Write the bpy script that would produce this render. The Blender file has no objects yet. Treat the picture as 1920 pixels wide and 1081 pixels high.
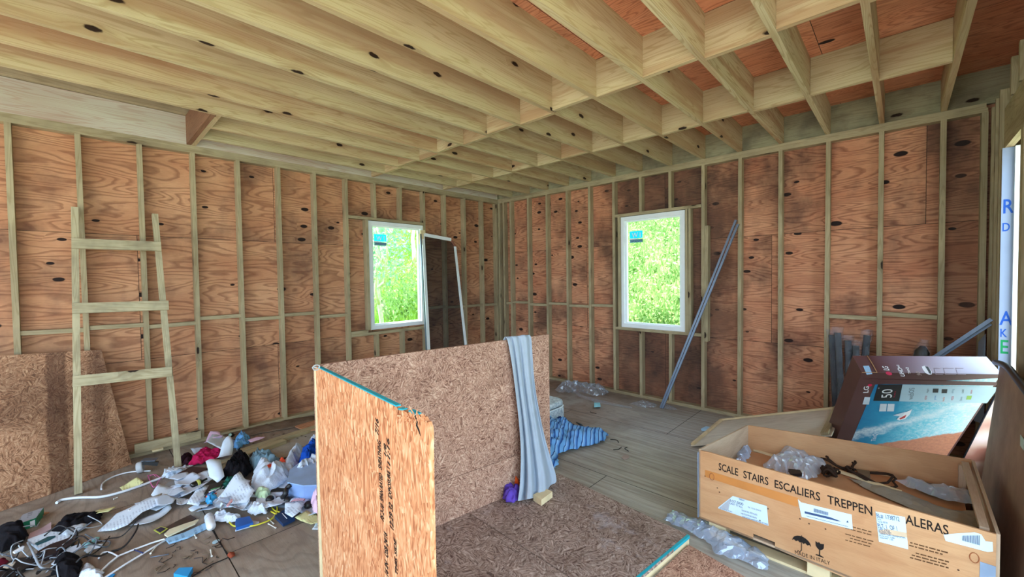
import bpy, bmesh, math, random
from mathutils import Vector as V, Matrix, noise as mnoise
random.seed(7)
sc = bpy.context.scene
COL = sc.collection
R_ = math.radians

# ---------------------------------------------------------------- camera
CAM = V((5.3486, -5.2915, 1.6895))
FPX = 771.74
_R = V((0.7259991, 0.6875546, -0.0139263))
_U = V((-0.0095110, 0.0302874, 0.9994960))
_F = V((-0.6876299, 0.7255007, -0.0285279))
cd = bpy.data.cameras.new('camera')
cam = bpy.data.objects.new('camera', cd)
COL.objects.link(cam)
cam.matrix_world = Matrix(((_R.x, _U.x, -_F.x, CAM.x), (_R.y, _U.y, -_F.y, CAM.y), (_R.z, _U.z, -_F.z, CAM.z), (0, 0, 0, 1)))
cd.sensor_width = 36.0
cd.lens = FPX / 1920 * 36
cd.clip_start = 0.05
cd.clip_end = 300
sc.camera = cam

# ---------------------------------------------------------------- world, sun, exposure
sc.view_settings.view_transform = 'Standard'
sc.view_settings.look = 'None'
sc.view_settings.gamma = 1
sc.view_settings.use_curve_mapping = False
sc.view_settings.exposure = 0.58
sc.cycles.max_bounces = 8
sc.cycles.diffuse_bounces = 6
sc.cycles.transparent_max_bounces = 16
sc.cycles.sample_clamp_indirect = 6
w = bpy.data.worlds.new('sky'); sc.world = w; w.use_nodes = True
wt = w.node_tree; wt.nodes.clear()
wo = wt.nodes.new('ShaderNodeOutputWorld'); wb = wt.nodes.new('ShaderNodeBackground')
wb.inputs['Color'].default_value = (0.62, 0.82, 1.0, 1)
wb.inputs['Strength'].default_value = 4.0
wt.links.new(wb.outputs[0], wo.inputs[0])
sd = bpy.data.lights.new('sun', 'SUN'); sd.energy = 7.5; sd.angle = R_(3); sd.color = (1.0, 0.95, 0.88)
so = bpy.data.objects.new('sun', sd); COL.objects.link(so)
so.rotation_euler = (R_(30), 0, R_(-14))

# the open door sides of the room guide the daylight (sampling portals, they give no light of their own)
def portal(loc, rot, sx, sy):
    d = bpy.data.lights.new('daylight_portal', 'AREA'); d.shape = 'RECTANGLE'; d.size = sx; d.size_y = sy
    d.cycles.is_portal = True
    o = bpy.data.objects.new('daylight_portal', d); COL.objects.link(o)
    o.location = loc; o.rotation_euler = rot

# ---------------------------------------------------------------- helpers: geometry
ORG = {}
def _link(name, me, mat, parent, org=None):
    """me is in world coordinates; the object gets a sensible origin"""
    if mat is not None and not me.materials:
        for m in (mat if isinstance(mat, (list, tuple)) else [mat]): me.materials.append(m)
    o = bpy.data.objects.new(name, me); COL.objects.link(o)
    if parent is not None:
        po = ORG[parent.name]; o.parent = parent
        me.transform(Matrix.Translation(-po)); ORG[o.name] = po
    else:
        if org is None:
            xs = [v.co for v in me.vertices]
            org = V(((min(c.x for c in xs) + max(c.x for c in xs)) / 2, (min(c.y for c in xs) + max(c.y for c in xs)) / 2, min(c.z for c in xs)))
        org = V(org); me.transform(Matrix.Translation(-org)); o.location = org; ORG[o.name] = org
    return o

def thing(name, label, cat, loc, group=None, kind=None):
    o = bpy.data.objects.new(name, None); COL.objects.link(o); o.location = loc; o.empty_display_size = 0.1
    ORG[o.name] = V(loc); tag(o, label, cat, group, kind); return o

def tag(o, label=None, cat=None, group=None, kind=None):
    if label: o['label'] = label
    if cat: o['category'] = cat
    if group: o['group'] = group
    if kind: o['kind'] = kind
    return o

class MB:
    def __init__(s): s.v = []; s.f = []; s.uv = []; s.mi = []; s.sm = []
    def quadface(s, pts, uvs=None, mi=0, smooth=False):
        b = len(s.v); s.v += [V(p) for p in pts]; s.f.append(list(range(b, b + len(pts))))
        s.uv.append(uvs or [(0, 0)] * len(pts)); s.mi.append(mi); s.sm.append(smooth); return s
    def board(s, p0, p1, wdir, w, t, mi=0, uo=None):
        """a board from p0 to p1 (centre line), w along wdir, t across; uv runs along the grain in metres"""
        p0 = V(p0); p1 = V(p1); a = (p1 - p0); L = a.length; a.normalize()
        wd = V(wdir); wd = (wd - a * wd.dot(a)).normalized(); td = a.cross(wd)
        if uo is None: uo = (random.random() * 50, random.random() * 50)
        c = [(-1, -1), (1, -1), (1, 1), (-1, 1)]
        dim = [w, t, w, t]; off = [0, w, w + t, 2 * w + t]
        P = lambda e, k: (p1 if e else p0) + wd * c[k][0] * w / 2 + td * c[k][1] * t / 2
        for k in range(4):
            k2 = (k + 1) % 4; v0 = uo[1] + off[k]; v1 = v0 + dim[k]
            s.quadface([P(0, k), P(1, k), P(1, k2), P(0, k2)][::-1], [(uo[0], v0), (uo[0] + L, v0), (uo[0] + L, v1), (uo[0], v1)][::-1], mi)
        s.quadface([P(0, 0), P(0, 1), P(0, 2), P(0, 3)][::-1], [(uo[0], uo[1]), (uo[0], uo[1] + w), (uo[0] + t * .2, uo[1] + w), (uo[0] + t * .2, uo[1])], mi)
        s.quadface([P(1, 0), P(1, 1), P(1, 2), P(1, 3)], [(uo[0], uo[1]), (uo[0], uo[1] + w), (uo[0] + t * .2, uo[1] + w), (uo[0] + t * .2, uo[1])], mi)
        return s
    def box(s, x0, x1, y0, y1, z0, z1, mi=0):
        dx, dy, dz = x1 - x0, y1 - y0, z1 - z0
        c = V(((x0 + x1) / 2, (y0 + y1) / 2, (z0 + z1) / 2))
        if dx >= dy and dx >= dz: return s.board((x0, c.y, c.z), (x1, c.y, c.z), (0, 1, 0), dy, dz, mi)
        if dy >= dz: return s.board((c.x, y0, c.z), (c.x, y1, c.z), (1, 0, 0), dx, dz, mi)
        return s.board((c.x, c.y, z0), (c.x, c.y, z1), (1, 0, 0), dx, dy, mi)
    def prism(s, pts, nrm, t, mi=0, u=None, uo=(0, 0)):
        """a polygon (world points) given thickness t along nrm; uv in metres along u"""
        pts = [V(p) for p in pts]; n = V(nrm).normalized(); u = V(u).normalized() if u is not None else (pts[1] - pts[0]).normalized()
        vv = n.cross(u); q = [p + n * t for p in pts]
        uvf = lambda P: (uo[0] + (P - pts[0]).dot(u), uo[1] + (P - pts[0]).dot(vv))
        area = sum(((pts[i] - pts[0]).cross(pts[(i + 1) % len(pts)] - pts[0]) for i in range(len(pts))), V((0, 0, 0)))
        flip = area.dot(n) < 0
        a, b = (q, pts[::-1]) if not flip else (q[::-1], pts)
        s.quadface(a, [uvf(P) for P in a], mi); s.quadface(b, [uvf(P) for P in b], mi)
        for i in range(len(pts)):
            j = (i + 1) % len(pts); L = (pts[j] - pts[i]).length
            f = [pts[i], pts[j], q[j], q[i]]; fu = [(uvf(pts[i])[0], 0), (uvf(pts[i])[0] + L, 0), (uvf(pts[i])[0] + L, t), (uvf(pts[i])[0], t)]
            if flip: f = f[::-1]; fu = fu[::-1]
            s.quadface(f, fu, mi)
        return s
    def tube(s, pts, r, n=8, mi=0, cap=True, closed=False):
        pts = [V(p) for p in pts]; rs = r if isinstance(r, (list, tuple)) else [r] * len(pts)
        N = len(pts); rings = []; up = V((0, 0, 1)); L = 0
        for i, p in enumerate(pts):
            if closed: d = pts[(i + 1) % N] - pts[i - 1]
            else: d = pts[min(i + 1, N - 1)] - pts[max(i - 1, 0)]
            if d.length < 1e-9: d = V((0, 0, 1))
            d.normalize()
            if abs(d.dot(up)) > .95: up = V((1, 0, 0)) if abs(d.x) < .9 else V((0, 1, 0))
            a = d.cross(up).normalized(); b = a.cross(d); up = b
            rings.append([len(s.v) + k for k in range(n)])
            s.v += [p + (a * math.cos(2 * math.pi * k / n) + b * math.sin(2 * math.pi * k / n)) * rs[i] for k in range(n)]
        for i in range(N if closed else N - 1):
            r0 = rings[i]; r1 = rings[(i + 1) % N]
            for k in range(n):
                k2 = (k + 1) % n; s.f.append([r0[k], r0[k2], r1[k2], r1[k]][::-1]); s.uv.append([(i * .1, k / n)] * 4); s.mi.append(mi); s.sm.append(True)
        if cap and not closed:
            s.f.append(rings[0]); s.uv.append([(0, 0)] * n); s.mi.append(mi); s.sm.append(False)
            s.f.append(rings[-1][::-1]); s.uv.append([(0, 0)] * n); s.mi.append(mi); s.sm.append(False)
        return s
    def grid(s, P, UVs=None, mi=0, smooth=True, closed=False):
        """P[i][j] rows of points"""
        b = len(s.v); m = len(P); n = len(P[0])
        for r in P: s.v += [V(p) for p in r]
        for i in range(m - 1):
            for j in range(n if closed else n - 1):
                j2 = (j + 1) % n
                s.f.append([b + i * n + j, b + i * n + j2, b + (i + 1) * n + j2, b + (i + 1) * n + j])
                s.uv.append([UVs[i][j], UVs[i][j2], UVs[i + 1][j2], UVs[i + 1][j]] if UVs else [(j / n, i / m), ((j + 1) / n, i / m), ((j + 1) / n, (i + 1) / m), (j / n, (i + 1) / m)])
                s.mi.append(mi); s.sm.append(smooth)
        return s
    def build(s, name, mat, parent=None, org=None, weld=False):
        me = bpy.data.meshes.new(name)
        me.from_pydata([tuple(v) for v in s.v], [], s.f); me.update()
        ul = me.uv_layers.new(name='UVMap'); k = 0
        for fi, f in enumerate(s.f):
            me.polygons[fi].material_index = s.mi[fi]; me.polygons[fi].use_smooth = s.sm[fi]
            for q in range(len(f)): ul.data[k].uv = s.uv[fi][q]; k += 1
        o = _link(name, me, mat, parent, org)
        return o

def solid(o, t, off=0):
    m = o.modifiers.new('thickness', 'SOLIDIFY'); m.thickness = t; m.offset = off; return o
def subsurf(o, n=1):
    m = o.modifiers.new('smooth', 'SUBSURF'); m.levels = n; m.render_levels = n; return o

def spline(pts, n=8, closed=False):
    pts = [V(p) for p in pts]; out = []; N = len(pts)
    for i in range(N if closed else N - 1):
        if closed: a, b, c, d = pts[i - 1], pts[i], pts[(i + 1) % N], pts[(i + 2) % N]
        else: a, b, c, d = pts[max(i - 1, 0)], pts[i], pts[i + 1], pts[min(i + 2, N - 1)]
        for k in range(n):
            t = k / n
            out.append(.5 * ((2 * b) + (c - a) * t + (2 * a - 5 * b + 4 * c - d) * t * t + (3 * b - a - 3 * c + d) * t ** 3))
    if not closed: out.append(pts[-1])
    return out

def ray(px, py): return _F + _R * ((px - 960) / FPX) - _U * ((py - 540.5) / FPX)
def FL(px, py, z=0.0):
    d = ray(px, py); return CAM + d * ((z - CAM.z) / d.z)
def WX(x, px, py): d = ray(px, py); return CAM + d * ((x - CAM.x) / d.x)
def WY(y, px, py): d = ray(px, py); return CAM + d * ((y - CAM.y) / d.y)
def PL(p0, n, px, py):
    d = ray(px, py); n = V(n); return CAM + d * ((V(p0) - CAM).dot(n) / d.dot(n))

def lathe(mb, prof, p0, axis, n=20, mi=0):
    """prof: list of (distance along axis, radius)"""
    p0 = V(p0); a = V(axis).normalized(); u = a.cross(V((0, 0, 1)) if abs(a.z) < .9 else V((1, 0, 0))).normalized(); v = a.cross(u)
    P = [[p0 + a * d + (u * math.cos(2 * math.pi * k / n) + v * math.sin(2 * math.pi * k / n)) * max(r, 1e-4) for k in range(n)] for d, r in prof]
    mb.grid(P, None, mi, True, True); return mb

def text(body, h, org, xd, yd, mat, parent, name='lettering', bold=0.0, align='LEFT', sx=1.0, lift=0.0008, spacing=1.0, skew=0.0):
    cu = bpy.data.curves.new(name, 'FONT'); cu.body = body; cu.size = h / 0.7; cu.offset = bold * h; cu.align_x = align
    cu.space_character = spacing; cu.shear = skew; cu.resolution_u = 3
    t = bpy.data.objects.new('tmp', cu); COL.objects.link(t)
    bpy.context.view_layer.update()
    me = bpy.data.meshes.new_from_object(t.evaluated_get(bpy.context.evaluated_depsgraph_get()))
    bpy.data.objects.remove(t); bpy.data.curves.remove(cu)
    xd = V(xd).normalized(); yd = V(yd).normalized(); n = xd.cross(yd); org = V(org)
    for v in me.vertices: v.co = org + xd * v.co.x * sx + yd * v.co.y + n * lift
    me.materials.clear(); me.name = name
    return _link(name, me, mat, parent)

# ---------------------------------------------------------------- helpers: materials
class NT:
    def __init__(s, name):
        s.m = bpy.data.materials.new(name); s.m.use_nodes = True; s.t = s.m.node_tree; s.t.nodes.clear()
        s.out = s.t.nodes.new('ShaderNodeOutputMaterial'); s.b = s.t.nodes.new('ShaderNodeBsdfPrincipled'); s.t.links.new(s.b.outputs[0], s.out.inputs[0])
        s.b.inputs['Roughness'].default_value = .8; s.b.inputs['Specular IOR Level'].default_value = .3
    def n(s, typ, **kw):
        nd = s.t.nodes.new('ShaderNode' + typ)
        for k, v in kw.items():
            if k.startswith('_'): setattr(nd, k[1:], v)
            else:
                key = k.replace('__', ' ')
                inp = nd.inputs[int(key[1:])] if key[0] == 'i' and key[1:].isdigit() else nd.inputs[key]
                s.put(inp, v)
        return nd
    def put(s, inp, v):
        if isinstance(v, bpy.types.NodeSocket): s.t.links.new(v, inp)
        elif isinstance(v, bpy.types.Node): s.t.links.new(v.outputs[0], inp)
        else:
            if hasattr(inp.default_value, '__len__') and isinstance(v, (tuple, list)) and len(v) == 3 and len(inp.default_value) == 4: v = (*v, 1)
            inp.default_value = v
    def math(s, op, a, b=0.0, c=None):
        nd = s.t.nodes.new('ShaderNodeMath'); nd.operation = op; s.put(nd.inputs[0], a); s.put(nd.inputs[1], b)
        if c is not None: s.put(nd.inputs[2], c)
        return nd.outputs[0]
    def uv(s): return s.n('UVMap').outputs[0]
    def map(s, v, sc=(1, 1, 1), loc=(0, 0, 0), rot=(0, 0, 0)):
        return s.n('Mapping', Vector=v, Scale=sc, Location=loc, Rotation=rot).outputs[0]
    def noise(s, v, scale=5, detail=2, rough=.5, dist=0, col=False):
        nd = s.n('TexNoise', Vector=v, Scale=scale, Detail=detail, Roughness=rough, Distortion=dist); return nd.outputs[1 if col else 0]
    def ramp(s, f, stops, interp='LINEAR'):
        nd = s.t.nodes.new('ShaderNodeValToRGB'); s.put(nd.inputs[0], f); cr = nd.color_ramp; cr.interpolation = interp
        while len(cr.elements) < len(stops): cr.elements.new(.5)
        for e, (p, c) in zip(cr.elements, stops):
            e.position = p; c = (c, c, c) if isinstance(c, (int, float)) else c; e.color = (*c, 1)
        return nd.outputs[0]
    def mix(s, f, a, b, bt='MIX'):
        nd = s.t.nodes.new('ShaderNodeMix'); nd.data_type = 'RGBA'; nd.blend_type = bt
        s.put(nd.inputs[0], f); s.put(nd.inputs[6], a); s.put(nd.inputs[7], b); return nd.outputs[2]
    def sep(s, v):
        nd = s.n('SeparateXYZ', Vector=v); return nd.outputs
    def comb(s, x, y, z=0.0):
        nd = s.t.nodes.new('ShaderNodeCombineXYZ'); s.put(nd.inputs[0], x); s.put(nd.inputs[1], y); s.put(nd.inputs[2], z); return nd.outputs[0]
    def bump(s, h, strength=.3, dist=.002):
        nd = s.n('Bump', Height=h, Strength=strength, Distance=dist); s.t.links.new(nd.outputs[0], s.b.inputs['Normal'])
    def fin(s, col, rough=None, spec=None):
        s.put(s.b.inputs['Base Color'], col)
        if rough is not None: s.put(s.b.inputs['Roughness'], rough)
        if spec is not None: s.b.inputs['Specular IOR Level'].default_value = spec
        return s.m

def srgb(r, g, b):
    f = lambda c: (c / 255 / 12.92) if c / 255 <= .04045 else ((c / 255 + .055) / 1.055) ** 2.4
    return (f(r), f(g), f(b))

_pl = {}
def plain(rgb, rough=.7, spec=.3, name=None, metal=0.0, vary=.12, bump=0.0, bs=40):
    key = (rgb, rough, spec, metal, bump)
    if key in _pl: return _pl[key]
    t = NT(name or 'surface'); c = srgb(*rgb)
    o = t.n('TexCoord').outputs['Object']
    nz = t.noise(o, 9, 3)
    col = t.mix(t.ramp(nz, [(.3, 0.0), (.7, 1.0)]), tuple(x * (1 - vary) for x in c), tuple(min(1, x * (1 + vary)) for x in c))
    t.b.inputs['Metallic'].default_value = metal
    if bump: t.bump(t.noise(o, bs, 3), bump, .01)
    _pl[key] = t.fin(col, rough, spec); return _pl[key]

def lumber(name, light, mid, dark, knots=1.0, rough=.75, stain=0.0, vary=0):
    t = NT(name); uv = t.uv(); x, y, _z = t.sep(uv)
    rnd_ = t.n('ObjectInfo').outputs['Random']
    # knots: elongated cells along the board
    kv = t.comb(t.math('MULTIPLY', x, 2.4), t.math('MULTIPLY', y, 6.0))
    vo = t.n('TexVoronoi', Vector=t.mix(.09, kv, t.noise(uv, 24, 2, col=True)), Scale=1.0, Randomness=.85); vo.voronoi_dimensions = '2D'
    dist = vo.outputs['Distance']; rnd = t.sep(vo.outputs['Color'])[0]
    kk = t.math('LESS_THAN', rnd, .25 * knots)
    kn = t.math('MULTIPLY', kk, t.ramp(dist, [(.07, 1.0), (.10, .0)]))
    halo = t.math('MULTIPLY', kk, t.ramp(dist, [(.05, 1.0), (.34, .0)]))
    gv = t.comb(t.math('MULTIPLY', x, .55), t.math('ADD', t.math('MULTIPLY', y, 9), t.math('MULTIPLY', halo, .35)))
    g = t.noise(gv, 1.0, 2, .55)
    wave = t.math('SINE', t.math('MULTIPLY', g, 95))
    rings = t.ramp(wave, [(.0, .0), (.4, .1), (.95, 1.0)])
    fib = t.noise(t.comb(t.math('MULTIPLY', x, 3), t.math('MULTIPLY', y, 260)), 1, 3, .6)
    col = t.mix(t.math('MULTIPLY', rings, .6), light, mid)
    col = t.mix(t.math('MULTIPLY', t.ramp(fib, [(.4, 0.), (.75, 1.)]), .35), col, mid)
    big = t.noise(t.comb(t.math('MULTIPLY', x, .8), t.math('MULTIPLY', y, 2.5)), 1, 3)
    col = t.mix(t.math('MULTIPLY', t.ramp(big, [(.48, 0.), (.72, 1.)]), .45), col, dark)
    col = t.mix(t.math('MULTIPLY', halo, .6), col, dark)
    if vary:
        lines = t.ramp(t.math('SINE', t.math('MULTIPLY', t.math('ADD', y, t.math('MULTIPLY', t.noise(t.comb(t.math('MULTIPLY', x, .5), t.math('MULTIPLY', y, 2)), 1, 2), .05)), 900)), [(.2, 0.), (.9, 1.)])
        col = t.mix(t.math('MULTIPLY', lines, .22), col, dark)
        heart = t.ramp(t.noise(t.comb(t.math('MULTIPLY', x, .35), t.math('MULTIPLY', y, 6), t.math('MULTIPLY', rnd_, 30)), 1, 3, .6), [(.5, 0.), (.6, 1.)])
        col = t.mix(t.math('MULTIPLY', heart, .6), col, srgb(150, 100, 62))
        col = t.mix(t.math('MULTIPLY', rnd_, .35), col, srgb(178, 174, 136)); col = t.mix(t.math('MULTIPLY', t.math('FRACT', t.math('MULTIPLY', rnd_, 7.3)), .3), col, srgb(214, 180, 136))
    if stain:
        st = t.noise(t.n('TexCoord').outputs['Object'], 2.2, 4, .65)
        col = t.mix(t.math('MULTIPLY', t.ramp(st, [(.45, 0.), (.65, 1.)]), stain), col, srgb(86, 78, 66))
    col = t.mix(kn, col, (.022, .009, .004))
    t.bump(t.math('ADD', fib, t.math('MULTIPLY', wave, .25)), .25, .002)
    return t.fin(col, rough)

def plywood(name, light, mid, dark, sheet=(2.44, 1.22), off=(0, 0), knots=1.0, stain=.5, staincol=srgb(70, 50, 44), seam=.004, ringf=34, gs=(1.1, 4.5), rough=.75, spec=.3, patch=0.0, dirt=0.0, ringamt=.8, extra=None):
    t = NT(name); uv = t.uv(); x, y, _z = t.sep(uv)
    xs = t.math('ADD', x, off[0]); ys = t.math('ADD', y, off[1])
    iy = t.math('FLOOR', t.math('DIVIDE', ys, sheet[1]))
    xs2 = t.math('ADD', xs, t.math('MULTIPLY', iy, sheet[0] * .5))
    ix = t.math('FLOOR', t.math('DIVIDE', xs2, sheet[0]))
    wn = t.n('TexWhiteNoise', Vector=t.comb(ix, iy)); wn.noise_dimensions = '2D'; r = wn.outputs['Value']
    sh = t.math('MULTIPLY', r, 37.0)
    kv = t.comb(t.math('ADD', t.math('MULTIPLY', x, 2.6), sh), t.math('MULTIPLY', y, 5.2))
    vo = t.n('TexVoronoi', Vector=t.mix(.05, kv, t.noise(uv, 9, 2, col=True)), Scale=1.0, Randomness=.9); vo.voronoi_dimensions = '2D'
    dist = vo.outputs['Distance']; rnd = t.sep(vo.outputs['Color'])
    kk = t.math('LESS_THAN', rnd[0], .36 * knots)
    ksz = t.math('MULTIPLY_ADD', rnd[1], .09, .05)
    kn = t.math('MULTIPLY', kk, t.ramp(t.math('DIVIDE', dist, ksz), [(.8, 1.0), (1.1, .0)]))
    halo = t.math('MULTIPLY', kk, t.ramp(dist, [(.03, 1.0), (.38, .0)]))
    f = t.noise(t.comb(t.math('MULTIPLY', x, gs[0]), t.math('MULTIPLY', y, gs[1]), sh), 1.0, 2.0, .45, .25)
    f = t.math('ADD', t.math('ADD', f, t.math('MULTIPLY', halo, .05)), t.math('MULTIPLY', t.noise(t.comb(t.math('MULTIPLY', x, 5), t.math('MULTIPLY', y, 22), sh), 1, 2), .035))
    wave = t.math('FRACT', t.math('MULTIPLY', f, ringf))
    rings = t.ramp(wave, [(0., .1), (.5, .0), (.82, 1.), (.95, .7), (1., .1)])
    fib = t.noise(t.comb(t.math('MULTIPLY', x, 14), t.math('MULTIPLY', y, 160)), 1, 3, .6)
    big = t.noise(t.comb(t.math('MULTIPLY', x, 1.6), t.math('MULTIPLY', y, 3.5), sh), 1, 3, .6)
    col = t.mix(t.ramp(big, [(.35, 0.), (.7, 1.)]), light, mid)
    col = t.mix(t.math('MULTIPLY', rings, ringamt), col, dark)
    col = t.mix(t.math('MULTIPLY', t.ramp(fib, [(.45, 0.), (.8, 1.)]), .35), col, dark)
    if stain:
        st = t.noise(t.comb(t.math('MULTIPLY', x, 1.3), t.math('MULTIPLY', y, 1.0), t.math('MULTIPLY', r, 9)), 1.3, 5, .62)
        col = t.mix(t.math('MULTIPLY', t.ramp(st, [(.48, 0.), (.66, 1.)]), stain), col, staincol)
    if patch:
        pp = t.noise(t.comb(x, y, 4.0), 1.1, 5, .7)
        col = t.mix(t.math('MULTIPLY', t.ramp(pp, [(.5, 0.), (.62, 1.)]), patch), col, srgb(178, 176, 168))
    if dirt:
        dd = t.noise(t.comb(x, y, 8.0), 26, 4, .75)
        col = t.mix(t.math('MULTIPLY', t.ramp(dd, [(.6, 0.), (.75, 1.)]), dirt), col, srgb(52, 42, 34))
    col = t.mix(kn, col, (.018, .007, .005))
    if extra: col = extra(t, x, y, col)
    if seam:
        fy = t.math('MULTIPLY', t.math('FRACT', t.math('DIVIDE', ys, sheet[1])), sheet[1]); fx = t.math('MULTIPLY', t.math('FRACT', t.math('DIVIDE', xs2, sheet[0])), sheet[0])
        sm = t.math('MAXIMUM', t.math('LESS_THAN', fy, seam), t.math('LESS_THAN', fx, seam))
        col = t.mix(sm, col, (.008, .006, .005))
    t.bump(t.math('ADD', fib, rings), .25, .0015)
    return t.fin(col, rough, spec)

def osb(name, cols, ang=0.0, scale=1.0, aniso=9.0, spread=3.14, dirt=.0, dark=srgb(60, 36, 24), darkamt=.55, white=0.0, seam=None, extra=None):
    t = NT(name); uv = t.uv()
    def layer(k, seed, an):
        p = t.map(uv, (1, 1, 1), (seed, seed * 1.7, 0))
        ps = t.map(p, (1.0, 1.0, 1), (0, 0, 0))
        vo = t.n('TexVoronoi', Vector=t.mix(.05 / scale, ps, t.noise(ps, 20 * scale, 2, col=True)), Scale=k * scale); vo.voronoi_dimensions = '2D'
        r, g, b = t.sep(vo.outputs['Color'])
        a = t.math('ADD', t.math('MULTIPLY', t.math('SUBTRACT', r, .5), spread), ang)
        rot = t.n('VectorRotate', _rotation_type='Z_AXIS', Vector=p, Angle=a).outputs[0]
        return t.noise(t.map(rot, (k * .8 * scale, k * .8 * an * scale, 1)), 1.0, 2, .5), g
    s1, g1 = layer(20, 3.1, aniso); s2, g2 = layer(38, 8.7, aniso * .8); s3, g3 = layer(70, 5.3, aniso * .6)
    n1 = t.noise(t.map(uv, (1, 1, 1), (9, 9, 0)), 30 * scale, 2)
    st0 = t.mix(t.ramp(n1, [(.44, 0.), (.5, 1.)]), s1, s2); st0 = t.mix(t.ramp(t.noise(t.map(uv, (1, 1, 1), (19, 4, 0)), 45 * scale, 2), [(.5, 0.), (.56, 1.)]), st0, s3)
    st = st0
    stn = t.math('ADD', t.math('MULTIPLY', t.sep(st)[0], .95), t.math('MULTIPLY', g1, .06))
    col = t.ramp(stn, [(.36, cols[0]), (.46, cols[1]), (.56, cols[2]), (.68, cols[3])])
    fine = t.noise(t.n('VectorRotate', _rotation_type='Z_AXIS', Vector=uv, Angle=t.math('ADD', t.math('MULTIPLY', t.math('SUBTRACT', g2, .5), spread), ang)).outputs[0], 1.0, 2, .6)
    rv = t.n('VectorRotate', _rotation_type='Z_AXIS', Vector=uv, Angle=t.math('ADD', t.math('MULTIPLY', t.math('SUBTRACT', g2, .5), spread), ang)).outputs[0]
    fine = t.noise(t.map(rv, (40 * scale, 40 * aniso * .6 * scale, 1)), 1.0, 2, .6)
    col = t.mix(t.math('MULTIPLY', t.ramp(fine, [(.58, 0.), (.66, 1.)]), darkamt), col, dark)
    if dirt:
        dd = t.noise(t.map(uv, (1, 1, 1), (5, 2, 0)), 1.6, 5, .65)
        col = t.mix(t.math('MULTIPLY', t.ramp(dd, [(.42, 0.), (.62, 1.)]), dirt), col, dark)
    if white:
        dd = t.noise(t.map(uv, (1, 1, 1), (1.3, 7, 0)), 1.9, 6, .7)
        col = t.mix(t.math('MULTIPLY', t.ramp(dd, [(.57, 0.), (.68, 1.)]), white), col, srgb(196, 192, 200))
    if extra: x, y, _z = t.sep(uv); col = extra(t, x, y, col)
    t.bump(t.sep(st)[0], .4, .003)
    return t.fin(col, .72, .3)

JOIST = lumber('joist_pine', srgb(206, 192, 152), srgb(152, 126, 80), srgb(146, 104, 68), 1.0, vary=1)
STUD = lumber('stud_pine', srgb(182, 166, 132), srgb(154, 136, 100), srgb(116, 96, 68), .7, stain=.25)
RIM = lumber('rim_board', srgb(204, 198, 180), srgb(186, 160, 140), srgb(160, 110, 90), .9)
RIMB = lumber('rim_board_weathered', srgb(164, 160, 128), srgb(138, 130, 100), srgb(110, 92, 72), .8, stain=.6)
def stainB(t, x, y, col):      # weathered dark bays around the back window
    n = t.noise(t.comb(x, y, 2.0), 2.4, 5, .65)
    bx = t.ramp(t.math('ADD', t.math('ABSOLUTE', t.math('SUBTRACT', x, 3.05)), t.math('MULTIPLY', t.math('SUBTRACT', n, .5), 1.1)), [(.62, 1.), (.98, 0.)])
    b2 = t.ramp(t.math('ADD', t.math('ABSOLUTE', t.math('SUBTRACT', x, 5.72)), t.math('MULTIPLY', t.math('SUBTRACT', n, .5), .5)), [(.1, 1.), (.3, 0.)])
    return t.mix(t.math('MULTIPLY', t.math('MAXIMUM', bx, t.math('MULTIPLY', b2, .6)), .8), col, t.mix(t.ramp(n, [(.35, 0.), (.6, 1.)]), srgb(112, 76, 58), srgb(50, 40, 36)))
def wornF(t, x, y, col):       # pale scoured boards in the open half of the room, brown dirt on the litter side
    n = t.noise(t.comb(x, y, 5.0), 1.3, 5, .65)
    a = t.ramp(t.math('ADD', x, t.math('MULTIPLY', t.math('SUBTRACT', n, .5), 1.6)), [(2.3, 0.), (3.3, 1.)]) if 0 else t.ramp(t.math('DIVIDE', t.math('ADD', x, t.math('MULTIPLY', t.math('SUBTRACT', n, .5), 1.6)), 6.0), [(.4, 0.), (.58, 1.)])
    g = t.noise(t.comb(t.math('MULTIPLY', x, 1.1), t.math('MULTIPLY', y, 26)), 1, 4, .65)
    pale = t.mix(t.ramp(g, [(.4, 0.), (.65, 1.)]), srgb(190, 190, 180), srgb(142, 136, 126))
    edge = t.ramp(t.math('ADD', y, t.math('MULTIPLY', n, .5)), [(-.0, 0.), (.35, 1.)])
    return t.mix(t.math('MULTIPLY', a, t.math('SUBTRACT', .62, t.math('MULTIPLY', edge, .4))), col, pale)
def bandsL(t, x, y, col):  # darkens two upright bands of the sheet, edges wavering with noise
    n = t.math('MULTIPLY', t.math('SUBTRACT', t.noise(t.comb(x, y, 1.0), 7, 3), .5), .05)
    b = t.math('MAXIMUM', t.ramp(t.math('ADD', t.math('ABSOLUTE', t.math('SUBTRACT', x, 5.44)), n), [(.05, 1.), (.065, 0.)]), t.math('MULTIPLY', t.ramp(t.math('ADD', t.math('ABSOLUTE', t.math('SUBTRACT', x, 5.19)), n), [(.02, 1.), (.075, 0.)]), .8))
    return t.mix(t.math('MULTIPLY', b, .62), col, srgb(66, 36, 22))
PLYA = plywood('wall_plywood_left', srgb(214, 160, 120), srgb(190, 130, 94), srgb(122, 70, 48), off=(0, -.92), knots=.8, stain=.6, staincol=srgb(84, 58, 50), gs=(.75, 3.6), ringf=20, ringamt=.6)
PLYB = plywood('wall_plywood_back', srgb(218, 158, 120), srgb(196, 128, 94), srgb(124, 68, 48), off=(.6, -.9), knots=1.1, stain=.7, staincol=srgb(56, 42, 38), gs=(.5, 4.4), ringf=26, ringamt=.65, extra=stainB)
PLYC = plywood('subfloor_plywood', srgb(232, 164, 124), srgb(216, 138, 98), srgb(158, 84, 56), knots=.15, stain=.15, gs=(.9, 5), ringf=24, ringamt=.6)
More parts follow.
